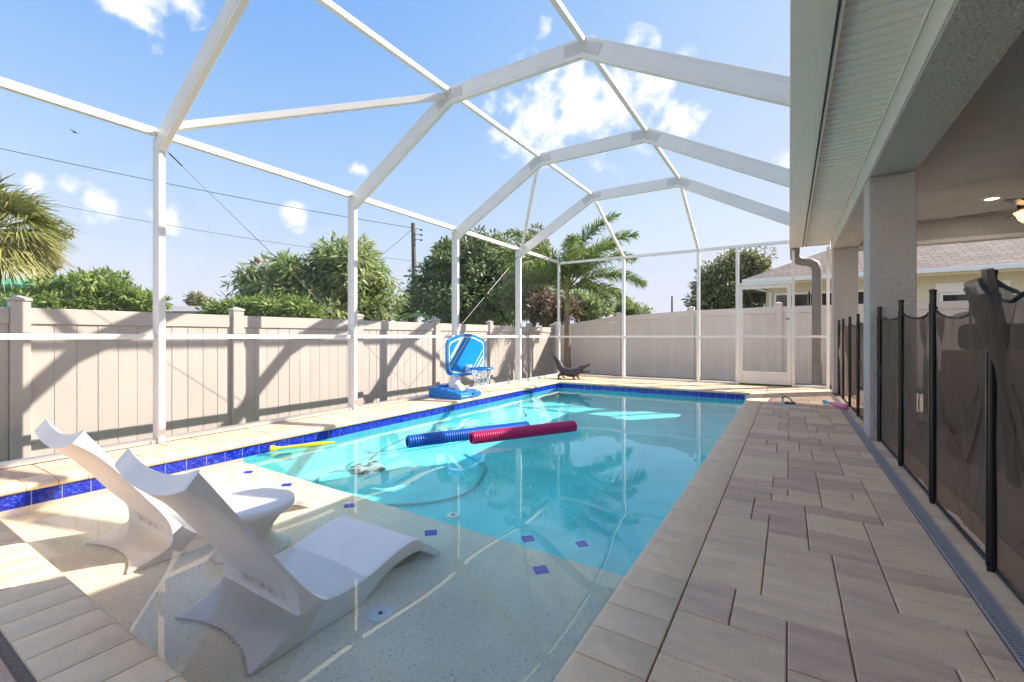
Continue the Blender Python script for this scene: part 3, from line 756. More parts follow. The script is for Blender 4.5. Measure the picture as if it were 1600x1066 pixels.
fence('vinyl_fence', 'pale vinyl privacy fence across the far end behind the screen door', 12.0, [-5.84, -3.98, -2.09, -.20, 1.69, 3.58, 5.47, 7.36], ztb, -.09, 'vinyl_back', 'x')
# far side boundary so that the plot is closed to the left of the corner
# ================================================================== HOUSE
def house():
    h = thing('house', 'grey stucco house with covered lanai, white soffit and gutter on the right', 'house', (.66, 9.66, 0))
    ox, oy = .66, 9.66
    def add(name, bm, m, parent=None, **k):
        for v in bm.verts: v.co.x -= ox; v.co.y -= oy
        return obj(name, bm, m, parent or h, **k)
    def B(name, x0, x1, y0, y1, z0, z1, m, bevel=0, parent=None):
        bm = bmesh.new(); box(bm, x0, x1, y0, y1, z0, z1); return add(name, bm, m, parent, bevel=bevel)
    for y in (1.38, 5.52, 9.66):
        B('column', .66, 1.01, y, y + .39, 0, 2.545, 'stucco', .008)
    B('beam', .66, 1.01, -2.5, 10.05, 2.546, 2.786, ['stucco'], .006)
    B('beam_fascia', .652, .659, -2.5, 10.055, 2.56, 2.786, 'beamface')
    B('end_beam', 1.011, 5.2, 9.66, 10.05, 2.52, 2.868, 'stucco')
    B('end_trim', 1.011, 5.2, 9.64, 9.659, 2.495, 2.55, 'beamface')
    B('ceiling', .80, 5.2, -2.5, 9.66, 2.87, 2.93, 'ceiling')
    B('inner_beam_face', 1.0101, 1.016, -2.5, 9.659, 2.60, 2.869, 'stucco')
    B('lanai_floor', .906, 5.2, -2.5, 10.5, -.3, -.002, 'slab')
    B('wall', 5.2, 5.4, -2.5, 10.05, -.3, 2.93, 'stucco')
    for y0, y1 in ((2.0, 5.0),):
        d = B('sliding_door', 5.14, 5.199, y0, y1, 0, 2.2, 'white'); 
        for k in range(3): B('pane', 5.13, 5.139, y0 + .06 + k * 1.0, y0 + .94 + k * 1.0, .1, 2.1, 'glass', parent=None)
    # super gutter and fascia
    g = B('gutter', .004, .222, -2.5, 10.40, 2.752, 2.93, 'gutter', .004)
    B('drip_edge', .2225, .229, -2.5, 10.40, 2.735, 2.90, 'dark'); B('fascia_lip', .2295, .250, -2.5, 10.40, 2.742, 2.90, 'gutter', .002)
    # soffit boards with raised seams
    s = B('soffit', .251, .659, -2.5, 10.40, 2.802, 2.83, 'soffit')
    bm = bmesh.new(); box(bm, .2505, .648, -.0485, .0485, 2.792, 2.8015); nf = len(bm.faces); box(bm, .2505, .648, .0486, .0545, 2.781, 2.8015)
    for f in list(bm.faces)[nf:]: f.material_index = 1
    for v in bm.verts: v.co.x -= ox
    sm = mesh('soffit_board', bm, ['soffit', 'seam'])
    for k in range(122):
        y = -1.9 + k * .1015; o = link('soffit_board', sm, s, (0, y - oy, 0))
    B('soffit_trim', .6485, .6515, -2.5, 10.40, 2.772, 2.80, 'dark'); B('frieze', .640, .648, -2.5, 10.40, 2.766, 2.79, 'soffit')
    B('soffit_end', .004, .66, 10.401, 10.43, 2.745, 2.93, 'soffit')
    # roof
    bm = bmesh.new(); uvl = bm.loops.layers.uv.new('UVMap')
    a = [(.02, -3.0, 2.955), (.02, 10.45, 2.955), (5.2, 7.0, 4.75), (5.2, -3.0, 4.75)]
    f = bm.faces.new([bm.verts.new(p) for p in a])
    for lp in f.loops: lp[uvl].uv = (lp.vert.co.y, lp.vert.co.x * 1.06)
    b = [(.02, 10.4501, 2.955), (5.2, 10.4501, 2.955), (5.2, 7.0001, 4.75)]
    f = bm.faces.new([bm.verts.new(p) for p in b])
    for lp in f.loops: lp[uvl].uv = (lp.vert.co.x, lp.vert.co.y * 1.06)
    for v in bm.verts: v.co.x -= ox; v.co.y -= oy
    link('roof', mesh('roof', bm, 'shingle'), h)
    B('eave_end', .66, 5.3, 10.06, 10.43, 2.87, 2.945, 'soffit')
    # recessed lights; the near one is unseen, added to brighten the lanai
    for x, y in ((2.33, 8.56), (2.33, 4.2)):
        bm = bmesh.new(); lathe(bm, [(.095, 0), (.095, -.008), (.072, -.014), (.068, -.004)], 28, caps=False); r = obj('downlight_ring', bm, 'white', h, 50, loc=(x - ox, y - oy, 2.869))
        bm = bmesh.new(); lathe(bm, [(.067, -.004), (.067, -.007)], 24); obj('downlight_lens', bm, 'bulb', r)
        L = bpy.data.lights.new('downlight', 'AREA'); L.shape = 'DISK'; L.size = .13; L.energy = 2.6; L.color = (1.0, .94, .86)
        lo = bpy.data.objects.new('downlight', L); COL.objects.link(lo); lo.parent = r; lo.location = (0, 0, -.016)
    # downspout from the gutter end
    bm = bmesh.new()
    pts = [(.10, 10.46, 2.80), (.10, 10.62, 2.68), (.10, 10.72, 2.60), (.18, 10.78, 2.53), (.34, 10.80, 2.50), (.44, 10.80, 2.44), (.47, 10.80, 2.32), (.47, 10.80, 2.0), (.47, 10.80, .05), (.45, 10.76, -.02)]
    tube(bm, pts, .085, 14); add('downspout', bm, 'downpipe', smooth=50)
    return h
house_o = house()
# ceiling fan
def fan():
    f = thing('ceiling_fan', 'black ceiling fan with lit amber glass shade under the lanai ceiling', 'ceiling fan', (2.42, 7.58, 2.87))
    bm = bmesh.new(); lathe(bm, [(.02, -.07), (.05, -.06), (.075, -.025), (.078, 0)], 24); obj('canopy', bm, 'black', f, 50)
    bm = bmesh.new(); lathe(bm, [(.014, -.23), (.014, -.07)], 10); obj('downrod', bm, 'black', f)
    bm = bmesh.new(); lathe(bm, [(.05, -.405), (.13, -.39), (.15, -.345), (.13, -.28), (.07, -.235), (.03, -.22)], 28); obj('motor', bm, 'black', f, 50)
    bm = bmesh.new(); lathe(bm, [(.02, -.545), (.10, -.535), (.135, -.50), (.155, -.445), (.175, -.42), (.165, -.415), (.06, -.41)], 28); obj('glass_shade', bm, 'shade', f, 60)
    for k in range(5):
        a = k * 2 * math.pi / 5 + .35; bm = bmesh.new()
        q = [(.12, -.03), (.24, -.055), (.62, -.065), (.66, -.04), (.66, .04), (.62, .065), (.24, .055), (.12, .03)]
        hexa(bm, [(x, y, -.372 - y * .12) for x, y in q], [(x, y, -.366 - y * .12) for x, y in q]); obj('blade', bm, 'black', f, rot=(0, 0, a))
fan()

# ================================================================== MESH SAFETY FENCE
def mesh_fence(label, poles, sags, seed, bunched=False):
    rr = random.Random(seed); X0 = .735
    f = thing('mesh_safety_fence', label, 'fence', (X0, poles[0], 0))
    for y in poles:
        bm = bmesh.new(); lathe(bm, [(.0165, -.02), (.0165, 1.265), (.019, 1.267), (.019, 1.28), (.012, 1.284)], 16); o = obj('pole', bm, 'black', f, 50, loc=(0, y - poles[0], 0))
        bm = bmesh.new(); box(bm, -.0185, -.014, -.006, .006, .02, 1.20); obj('clamp_strip', bm, 'black', o)
    for (a, b), sag in zip(zip(poles, poles[1:]), sags):
        nu, nv = 44, 34; V = []; bm = bmesh.new(); ph = [rr.uniform(0, 6.28) for _ in range(8)]
        ztop = []
        for i in range(nu + 1):
            u = i / nu; row = []; y = a + (b - a) * u
            zt = 1.185 + sag[0] * (1 - u) + sag[1] * u - sag[2] * math.sin(math.pi * u) ** .8
            ztop.append((y, zt)); e = math.sin(math.pi * u) ** .7
            for j in range(nv + 1):
                v = j / nv; z = .015 + (zt - .015) * v
                w = 0
                for k in range(5):
                    src = (-.1 if k % 2 else 1.1); slope = (u - src) * 1.0 + (1 - v) * (1.3 if k % 2 else -1.3) * .35
                    w += math.sin(slope * (11 + 6 * k) + ph[k]) * .017 / (1 + .35 * k)
                w *= e * (.25 + .75 * v); w += .03 * e * math.sin(v * 2.5 + ph[6]) * sag[3]
                row.append(bm.verts.new((.014 + w + .010 * e, y - poles[0], z)))
            V.append(row)
        for i in range(nu):
            for j in range(nv): bm.faces.new((V[i][j], V[i + 1][j], V[i + 1][j + 1], V[i][j + 1]))
        p = obj('mesh_panel', bm, 'mesh', f, 180)
        bm = bmesh.new()
        for q in range(7):                     # creases where the fabric doubles over
            left = q % 2 == 0; u0 = rr.uniform(.02, .18) if left else rr.uniform(.82, .98); u1 = rr.uniform(.25, .75); v0 = rr.uniform(.55, .97); v1 = rr.uniform(.03, .35); wid = rr.uniform(.010, .030)
            prev = None
            for i in range(13):
                t = i / 12; u = u0 + (u1 - u0) * t ** 1.6; v = v0 + (v1 - v0) * t; y = a + (b - a) * u - poles[0]; zz = .015 + 1.15 * v; hw = wid * (.25 + math.sin(math.pi * min(1, t * .9 + .05))) * .5
                cur = (bm.verts.new((-.004, y - hw, zz)), bm.verts.new((.000, y + hw, zz)))
                if prev: bm.faces.new((prev[0], prev[1], cur[1], cur[0]))
                prev = cur
        obj('creases', bm, 'mesh', p, 180)
        bm = bmesh.new(); pts = [(V_[0], V_[1]) for V_ in ztop]
        tube(bm, [(.012 + .010 * math.sin(math.pi * i / nu), y - poles[0], z - .010) for i, (y, z) in enumerate(pts)], .013, 6, flat=.35); obj('top_hem', bm, 'trim', p, 60)
        bm = bmesh.new(); box(bm, .004, .018, a - poles[0] + .02, b - poles[0] - .02, .004, .020); obj('bottom_hem', bm, 'trim', p)
    return f
NEAR_POLES = [.87, 1.78, 2.70, 3.62, 4.52, 5.49]
mf = mesh_fence('near run of black-poled brown mesh pool fence in front of the lanai', NEAR_POLES,
    [(0, 0, .03, 1), (-.02, .06, .07, 1), (.04, -.02, .085, 1.4), (0, 0, .05, 1), (0, 0, .03, .6)], 4)
mesh_fence('far run of brown mesh pool fence beyond the square column', [6.15, 7.05, 7.95, 8.85, 9.60], [(0, 0, .04, .6)] * 4, 9)
# loose mesh bunched over the second pole in view
def bunch():
    bm = bmesh.new(); nu, nv = 30, 44; V = []
    # a gathered length of mesh: fans out at the hem, pinches over the pole, then falls in long folds
    for j in range(nv + 1):
        v = j / nv; row = []
        z = 1.225 - v * .80
        wd = .20 * (1 - v) ** 3 + .03 + .05 * max(0, v - .25)
        yc = 2.665 + .05 * (1 - v) - .11 * min(1, v * 2.2) - .05 * v
        for i in range(nu + 1):
            u = i / nu - .5
            fold = math.sin(u * 22 + v * 2.5) * .016 * (1 - .5 * v) + math.sin(u * 9 - v * 5) * .014
            row.append(bm.verts.new((-.032 + fold - .02 * math.cos(u * math.pi) * (1 - v) + .045 * min(1, v * 1.5), yc - u * wd * 1.6 - NEAR_POLES[0], z + .05 * (u + .5) * (1 - v) ** 2 + .02 * math.sin(u * 7) * (1 - v))))
        V.append(row)
    for i in range(nv):
        for j in range(nu): bm.faces.new((V[i][j], V[i + 1][j], V[i + 1][j + 1], V[i][j + 1]))
    obj('bunched_mesh', bm, 'mesh', mf, 180)
    bm = bmesh.new(); tube(bm, [(-.03, 2.70 - .87, 1.245), (-.045, 2.62 - .87, 1.21), (-.04, 2.53 - .87, 1.15), (-.02, 2.43 - .87, 1.13), (.0, 2.25 - .87, 1.19), (.01, 2.05 - .87, 1.23)], .013, 6, flat=.4); obj('loose_hem', bm, 'trim', mf, 60)
bunch()

# ================================================================== LANAI FURNITURE (seen through the mesh)
def sofa(label, loc, w, group=None):
    s = thing('wicker_sofa', label, 'sofa', loc, 0, group)
    def B(n, x0, x1, y0, y1, z0, z1, m, bv=.02): bm = bmesh.new(); box(bm, x0, x1, y0, y1, z0, z1); obj(n, bm, m, s, 50, bv, 2)
    B('base', 0, w, 0, .85, .08, .34, 'wicker'); B('back', 0, w, 0, .12, .341, .86, 'cushion', .03)
    B('arm', 0, .14, .121, .85, .341, .62, 'wicker'); B('arm', w - .14, w, .121, .85, .341, .62, 'wicker')
    n = 2
    for k in range(n):
        a = .15 + k * (w - .3) / n; b = .15 + (k + 1) * (w - .3) / n - .01
        B('seat_cushion', a, b, .13, .86, .342, .48, 'cushion', .035); B('back_cushion', a, b, .03, .24, .861, 1.13, 'darkcushion', .06)
    for x in (.05, w - .11):
        for y in (.05, .72): B('leg', x, x + .06, y, y + .06, 0, .079, 'black', .004)
sofa('dark wicker sofa with brown back and charcoal cushions, dim behind the near mesh fence', (1.36, 6.30, 0), 1.9)
def armchair():
    s = thing('wicker_armchair', 'low dark wicker armchair behind the mesh fence at the right edge', 'armchair', (1.40, 4.75, 0))
    def B(n, x0, x1, y0, y1, z0, z1, m, bv=.02): bm = bmesh.new(); box(bm, x0, x1, y0, y1, z0, z1); obj(n, bm, m, s, 50, bv, 2)
    B('base', 0, .8, 0, .8, .06, .36, 'wicker'); B('arm', 0, .13, 0, .8, .361, .58, 'wicker'); B('arm', .67, .8, 0, .8, .361, .58, 'wicker')
    B('back', .131, .669, .66, .8, .361, .74, 'wicker'); B('seat_cushion', .14, .66, .01, .65, .362, .48, 'cushion', .03)
    for x in (.03, .71):
        for y in (.03, .71): B('leg', x, x + .06, y, y + .06, 0, .059, 'black', .004)
armchair()

# ================================================================== LOUNGERS
def lounger_mesh():
    # profile chains in (y, z) with the hollow across the width (dy, dz); y from the base's rear edge, z from the shelf
    def cr(pts, n=4):
        out = []; P = [np.array(p, float) for p in pts]; P = [2 * P[0] - P[1]] + P + [2 * P[-1] - P[-2]]
        for i in range(1, len(P) - 2):
            for k in range(n):
                t = k / n; a, b, c, d = P[i - 1], P[i], P[i + 1], P[i + 2]
                out.append(.5 * ((2 * b) + (-a + c) * t + (2 * a - 5 * b + 4 * c - d) * t * t + (-a + 3 * b - 3 * c + d) * t ** 3))
        out.append(P[-2]); return out
    top = [(-.165, .915, -.005, -.055), (-.13, .865, -.006, -.055), (.0, .67, -.01, -.055), (.15, .445, -.012, -.05), (.27, .285, -.008, -.03), (.355, .226, 0, -.012), (.46, .214, 0, -.010), (.57, .238, 0, -.006), (.72, .275, 0, 0), (.83, .288, 0, 0), (.90, .268, 0, 0), (.975, .19, 0, 0), (1.055, .04, 0, 0), (1.07, .004, 0, 0)]
    bot = [(1.03, 0, 0, 0), (1.0, .03, 0, 0), (.945, .12, 0, 0), (.87, .188, 0, 0), (.77, .19, 0, 0), (.67, .15, 0, 0), (.585, .07, 0, 0), (.52, 0, 0, 0)]
    rear = [(.0, 0, .075, 0)]
    plate = [(-.005, .022, .075, 0), (.03, .042, .06, 0), (.09, .080, .035, 0), (.145, .125, .015, 0), (.182, .185, .004, 0), (.196, .25, 0, -.005)]
    under = [(.196, .25, 0, -.005), (.185, .32, -.003, -.02), (.145, .40, -.006, -.035), (.07, .51, -.008, -.05), (-.09, .735, -.006, -.055), (-.211, .855, -.004, -.055)]
    P = cr(top) + cr(bot) + rear + cr(plate)[:-1] + cr(under)
    P = np.array(P); n = len(P); half = .30
    ts = [-1, -.965, -.90, -.75, -.6, -.45, -.3, -.15, 0, .15, .3, .45, .6, .75, .90, .965, 1]
    d = np.roll(P[:, :2], -1, 0) - np.roll(P[:, :2], 1, 0); nrm = np.stack([d[:, 1], -d[:, 0]], 1); nrm /= np.linalg.norm(nrm, axis=1)[:, None] + 1e-9
    area = np.sum(P[:, 0] * np.roll(P[:, 1], -1) - np.roll(P[:, 0], -1) * P[:, 1])
    if area < 0: nrm = -nrm
    bm = bmesh.new(); rings = []
    for t in ts:
        ins = {1: .007, .965: .002}.get(round(abs(t), 3), 0.0); w = 1 - abs(t) ** 2.2
        rings.append([bm.verts.new((half * t, P[i, 0] + P[i, 2] * w - nrm[i, 0] * ins, max(.001, P[i, 1] + P[i, 3] * w - nrm[i, 1] * ins))) for i in range(n)])
    for a, b in zip(rings, rings[1:]):
        for i in range(n): bm.faces.new((a[i], b[i], b[(i + 1) % n], a[(i + 1) % n]))
    from mathutils.geometry import tessellate_polygon
    for rg_ in (rings[0], rings[-1]):
        for tri in tessellate_polygon([[Vector((v.co.y, v.co.z, 0)) for v in rg_]]):
            try: bm.faces.new([rg_[i] for i in tri])
            except ValueError: pass
    return mesh('ledge_lounger', bm, 'lounger', 48)
LM = lounger_mesh()
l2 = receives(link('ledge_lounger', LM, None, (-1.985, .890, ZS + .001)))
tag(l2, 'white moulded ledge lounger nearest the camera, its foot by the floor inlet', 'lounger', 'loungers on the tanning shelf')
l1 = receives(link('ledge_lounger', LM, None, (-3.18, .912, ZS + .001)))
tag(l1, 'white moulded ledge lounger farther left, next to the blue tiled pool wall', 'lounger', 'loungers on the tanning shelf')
bm = bmesh.new()
lathe(bm, [(.20, .0), (.205, .012), (.195, .03), (.14, .08), (.108, .15), (.10, .20), (.115, .26), (.165, .325), (.215, .355), (.228, .372), (.226, .398), (.215, .408), (.0, .405)], 48, caps=False)
o = receives(obj('pool_side_table', bm, 'lounger', None, 50, loc=(-2.66, 1.42, ZS + .001)))
tag(o, 'white hourglass side table standing in the shallow water between the two loungers', 'table')

# ================================================================== POOL TOYS
def noodle(label, p0, p1, m):
    p0, p1 = Vector(p0), Vector(p1); L = (p1 - p0).length; n = int(L / .0265); r0, r1 = .064, .073
    prof = [(.046, .05), (.046, .001), (.052, 0), (r0, .003)]
    for k in range(n):
        z = .006 + (L - .012) * k / n; s = (L - .012) / n
        prof += [(r0, z + s * .12), (r1, z + s * .34), (r1, z + s * .66), (r0, z + s * .88)]
    prof += [(r0, L - .003), (.052, L), (.046, L - .001), (.046, L - .05)]
    bm = bmesh.new(); lathe(bm, prof, 20)
    o = receives(obj('pool_noodle', bm, m, None, 60)); o.location = p0; o.rotation_euler = (p1 - p0).to_track_quat('Z', 'Y').to_euler()
    return tag(o, label, 'pool float')
noodle('blue ridged foam pool float lying behind the magenta one', (-3.33, 3.34, -.085), (-2.66, 4.66, -.085), 'bluefoam')
noodle('magenta ridged foam pool float in front of the blue one', (-2.86, 3.80, -.080), (-2.20, 4.98, -.080), 'pink')
def bat(name, label, cat, p0, p1, prof, m, grip=None, n=16):
    p0, p1 = Vector(p0), Vector(p1); t = thing(name, label, cat, p0); q = (p1 - p0).to_track_quat('Z', 'Y').to_euler(); t.rotation_euler = q
    bm = bmesh.new(); lathe(bm, prof, n); receives(obj('barrel', bm, m, t, 50))
    if grip: bm = bmesh.new(); lathe(bm, grip[0], n); receives(obj('handle', bm, grip[1], t, 50))
bat('toy_bat', 'pink toy bat with turquoise handle on the pavers by the mesh fence', 'toy bat', (.45, 8.13, .028), (.665, 7.60, .036),
    [(.020, .19), (.024, .25), (.036, .40), (.040, .50), (.036, .56), (.018, .585)], 'batpink', ([(.016, -.02), (.026, -.015), (.026, .01), (.018, .03), (.018, .12), (.021, .195)], 'batblue'))
bat('yellow_water_toy', 'thin yellow plastic toy floating against the blue waterline tiles', 'pool toy', (-4.345, 2.49, -.105), (-4.10, 3.06, -.122),
    [(.012, 0), (.030, .006), (.034, .03), (.020, .06), (.013, .10), (.016, .25), (.022, .40), (.020, .52), (.008, .62)], 'yellow')
# goggles on the skimmer lid
def goggles():
    g = thing('swim_goggles', 'dark green swim goggles lying on the pale skimmer lid', 'goggles', (.01, 7.76, .008), .5)
    for s in (-1, 1):
        bm = bmesh.new(); lathe(bm, [(.034, 0), (.036, .012), (.030, .028), (.012, .034)], 16); obj('eye_cup', bm, 'green', g, 50, loc=(s * .040, 0, 0))
    bm = bmesh.new(); tube(bm, [(.07 * math.cos(a) + .0, .05 + .07 * math.sin(a), .018 + .075 * max(0, math.sin(a)) ** 1.2) for a in np.linspace(-.25, math.pi + .25, 18)], .010, 6, flat=.5); obj('strap', bm, 'green', g, 60)
    bm = bmesh.new(); tube(bm, [(-.015, 0, .02), (.015, 0, .02)], .006, 6); obj('nose_bridge', bm, mat('goggle_tan', (.45, .36, .16), .4), g)
goggles()

# ================================================================== BASKETBALL HOOP
def hoop():
    h = thing('pool_basketball_hoop', 'blue poolside basketball hoop on a wedge base at the left deck edge', 'basketball hoop', (-4.72, 5.83, 0))
    # base: tall block behind, wedge towards the pool (+x)
    bm = bmesh.new(); w = .27
    poly = [(-.34, .0), (.33, .0), (.36, .04), (.34, .085), (.24, .115), (.02, .135), (-.10, .165), (-.34, .165)]
    rings = []
    for y, s in ((-w, .0), (-w + .03, 1), (w - .03, 1), (w, 0)):
        rings.append([bm.verts.new((px * (1 if s else .97), y, .004 + pz * (1 if s else .86))) for px, pz in poly])
    for a, b in zip(rings, rings[1:]):
        for i in range(len(poly)): bm.faces.new((a[i], a[(i + 1) % len(poly)], b[(i + 1) % len(poly)], b[i]))
    bm.faces.new(rings[0]); bm.faces.new(rings[-1])
    base = obj('base', bm, 'blue', h, 40)
    bm = bmesh.new(); box(bm, -.28, -.12, -.13, .13, .166, .20); obj('filler_block', bm, 'blue', base, 0, .015, 2)
    bm = bmesh.new(); box(bm, .235, .355, -.235, .235, .0, .02); 
    for v in bm.verts: v.co.z += .098 - (v.co.x - .24) * .28
    obj('front_lip', bm, 'cyan', base, 0, .004)
    # stem, frosted column leaning towards the pool
    bm = bmesh.new()
    hexa(bm, [(-.09, -.075, .14), (.06, -.075, .14), (.06, .075, .14), (-.09, .075, .14)], [(.0, -.07, .66), (.07, -.07, .66), (.07, .07, .66), (.0, .07, .66)])
    obj('stem', bm, 'plastic_white', h, 0, .012, 2)
    bm = bmesh.new(); hexa(bm, [(.065, -.085, .118), (.20, -.085, .115), (.20, .085, .115), (.065, .085, .118)], [(.07, -.06, .235), (.12, -.06, .205), (.12, .06, .205), (.07, .06, .235)]); obj('stem_foot', bm, 'plastic_white', h, 0, .006)
    # board: rounded slab facing the pool (+x)
    def outline(wd, zb, zt, arch, rc, inset=0):
        pts = []; wd -= inset; zb += inset; zt -= inset
        for a in np.linspace(-math.pi / 2, 0, 6): pts.append((wd - rc + rc * math.cos(a), zb + rc + rc * math.sin(a)))
        for a in np.linspace(0, math.pi / 2, 6): pts.append((wd - rc + rc * math.cos(a), zt - arch - rc + rc * math.sin(a)))
        for k in range(1, 10):
            u = (wd - rc) * (1 - k / 5); pts.append((u, zt - arch * (u / (wd - rc)) ** 2))
        for a in np.linspace(math.pi / 2, math.pi, 6): pts.append((-wd + rc + rc * math.cos(a), zt - arch - rc + rc * math.sin(a)))
        for a in np.linspace(math.pi, 1.5 * math.pi, 6): pts.append((-wd + rc + rc * math.cos(a), zb + rc + rc * math.sin(a)))
        for k in range(1, 8):
            u = (wd - rc) * (-1 + k / 4); pts.append((u, zb - .035 * (1 - (u / (wd - rc)) ** 2)))
        return pts
    yb, xb = .20, .10
    O = outline(.525, .375, 1.045, .075, .11)
    bm = bmesh.new(); prism(bm, [(y + yb, z) for y, z in O], 'x', xb - .035, xb); board = obj('backboard', bm, 'blue', h, 0, .006, 2)
    I = outline(.525, .375, 1.045, .075, .10, .045); J = outline(.525, .375, 1.045, .075, .10, .062)
    bm = bmesh.new(); n = len(I)
    A = [[bm.verts.new((x, y + yb, z)) for y, z in L] for x, L in ((xb + .0005, I), (xb + .004, I), (xb + .004, J), (xb + .0005, J))]
    for a, b in zip(A, A[1:]):
        for i in range(n): bm.faces.new((a[i], a[(i + 1) % n], b[(i + 1) % n], b[i]))
    obj('white_border', bm, 'plastic_white', board)
    bm = bmesh.new(); K = outline(.525, .375, 1.045, .075, .09, .064); prism(bm, [(y + yb, z) for y, z in K], 'x', xb + .0006, xb + .0022); obj('board_face', bm, 'cyan', board)
    def stripe(y0, z0, y1, z1, w): 
        bm = bmesh.new(); dy = w
        prism(bm, [(y0 + yb, z0), (y0 + dy + yb, z0), (y1 + dy + yb, z1), (y1 + yb, z1)], 'x', xb + .0026, xb + .0036); obj('stripe', bm, 'plastic_white', board)
    stripe(-.455, .66, -.19, .965, .055); stripe(-.455, .60, -.105, .975, .018); stripe(-.455, .50, .02, .978, .016)
    stripe(.17, .47, .44, .76, .014); stripe(.25, .47, .44, .66, .045); stripe(.33, .45, .455, .57, .05)
    # rim and net
    rc = Vector((xb + .30, yb, .475)); rr_ = .185
    bm = bmesh.new(); tube(bm, [rc + Vector((rr_ * math.cos(a), rr_ * math.sin(a), 0)) for a in np.linspace(0, 2 * math.pi, 33)], .016, 8, caps=False); obj('rim', bm, 'blue', h, 60)
    bm = bmesh.new(); box(bm, xb + .0045, xb + .06, yb - .07, yb + .07, .40, .52); obj('rim_bracket', bm, 'plastic_white', h, 0, .006)
    for s in (-1, 1): bm = bmesh.new(); beam(bm, (xb + .02, yb + s * .14, .40), (rc.x - .02, rc.y + s * rr_ * .98, rc.z), .022, .016); obj('rim_arm', bm, 'blue', h)
    bm = bmesh.new(); N = 12
    def np_(k, j):
        t = j / 6; r = rr_ * (1 - .52 * t ** .7) ; a = 2 * math.pi * (k + (.5 if j % 2 else 0)) / N
        return rc + Vector((r * math.cos(a), r * math.sin(a), -.015 - .36 * t))
    for j in range(6):
        for k in range(N):
            tube(bm, [np_(k, j), np_(k, j + 1)], .0042, 4, caps=False)
            tube(bm, [np_(k, j), np_(k - 1 if j % 2 == 0 else k + 1, j + 1)], .0042, 4, caps=False)
    obj('net', bm, 'net', h)
hoop()

# ================================================================== ALLIGATOR STATUE
def gator():
    g = thing('alligator_statue', 'dark bronze alligator statue with raised tail and open jaws at the far pool corner', 'statue', (-4.40, 9.72, .002), rad(6))
    bm = bmesh.new()
    def loft(path, n=14):
        pts = [Vector(p[:3]) for p in path]; rings = []
        for (t, s, u), p, q in zip(frames_along(pts), pts, path):
            s = Vector((0, 1, 0)); u = s.cross(t).normalized() * -1
            if u.z < 0 and abs(t.x) > .3: u = -u
            rings.append([bm.verts.new(p + s * math.cos(2 * math.pi * k / n) * q[3] * 1.3 + u * math.sin(2 * math.pi * k / n) * q[4] * 1.3) for k in range(n)])
        for a, b in zip(rings, rings[1:]):
            for k in range(n): bm.faces.new((a[k], a[(k + 1) % n], b[(k + 1) % n], b[k]))
        bm.faces.new(rings[0][::-1]); bm.faces.new(rings[-1])
    loft([(-.47, .02, .60, .004, .006), (-.44, .02, .56, .012, .018), (-.39, .015, .50, .020, .030), (-.34, .01, .44, .028, .044), (-.30, .01, .37, .036, .056), (-.26, 0, .29, .046, .062), (-.21, 0, .22, .058, .066), (-.14, 0, .175, .078, .074), (-.05, 0, .155, .10, .082), (.04, 0, .15, .105, .085), (.12, 0, .155, .092, .080), (.18, 0, .175, .075, .070), (.22, 0, .20, .066, .062), (.26, 0, .215, .064, .058)])
    # jaws
    loft([(.24, 0, .235, .060, .050), (.28, 0, .262, .062, .046), (.32, 0, .280, .056, .036), (.38, 0, .305, .040, .026), (.44, 0, .332, .034, .022), (.475, 0, .352, .036, .024), (.495, 0, .356, .022, .014)])
    loft([(.23, 0, .185, .058, .040), (.29, 0, .175, .052, .026), (.37, 0, .172, .036, .016), (.44, 0, .178, .030, .014), (.495, 0, .186, .024, .012), (.51, 0, .188, .012, .008)])
    for s in (-1, 1):
        bmesh.ops.create_icosphere(bm, subdivisions=2, radius=.018, matrix=Matrix.Translation((.285, s * .036, .312)))
        tube(bm, [(.475, s * .018, .372), (.485, s * .018, .382)], [.012, .006], 6)
        # front leg, hind leg
        tube(bm, [(.13, s * .07, .15), (.155, s * .13, .115), (.13, s * .145, .055), (.15, s * .15, .012)], [.042, .034, .026, .022], 8)
        for k in (-1, 0, 1): tube(bm, [(.145, s * .15, .012), (.20, s * (.15 + .03 * k), .006)], [.014, .005], 5)
        tube(bm, [(-.14, s * .06, .155), (-.175, s * .14, .12), (-.24, s * .15, .07), (-.22, s * .16, .012)], [.056, .046, .030, .022], 8)
        for k in (-1, 0, 1): tube(bm, [(-.225, s * .16, .012), (-.165, s * (.16 + .035 * k), .006)], [.015, .005], 5)
        for k in range(7):
            x = .33 + k * .022; z = .283 + (x - .33) * .45 - .022
            tube(bm, [(x, s * .034, z + .006), (x, s * .034, z - .018)], [.005, .001], 4); tube(bm, [(x + .01, s * .030, .180), (x + .01, s * .030, .206)], [.005, .001], 4)
    for s in (-1, 1):         # scutes
        for k in range(9):
            x = -.16 + k * .036; tube(bm, [(x, s * .03, .225 - abs(x) * .12), (x - .008, s * .032, .258 - abs(x) * .1)], [.012, .002], 4)
    for k in range(11):
        t = k / 10; x = -.18 - .25 * t; z = .285 + .315 * t ** .95; tube(bm, [(x, .006, z), (x + .022, .006, z + .03 * (1 - .5 * t))], [.014 * (1 - .5 * t), .002], 4)
    obj('body', bm, 'bronze', g, 55)
    bm = bmesh.new(); tube(bm, [(.185 + .03 * math.sin(a) * -1, .079 * math.cos(a), .178 + .075 * math.sin(a)) for a in np.linspace(0, 2 * math.pi, 25)], .012, 8, caps=False); obj('collar', bm, 'band', g, 60)
gator()

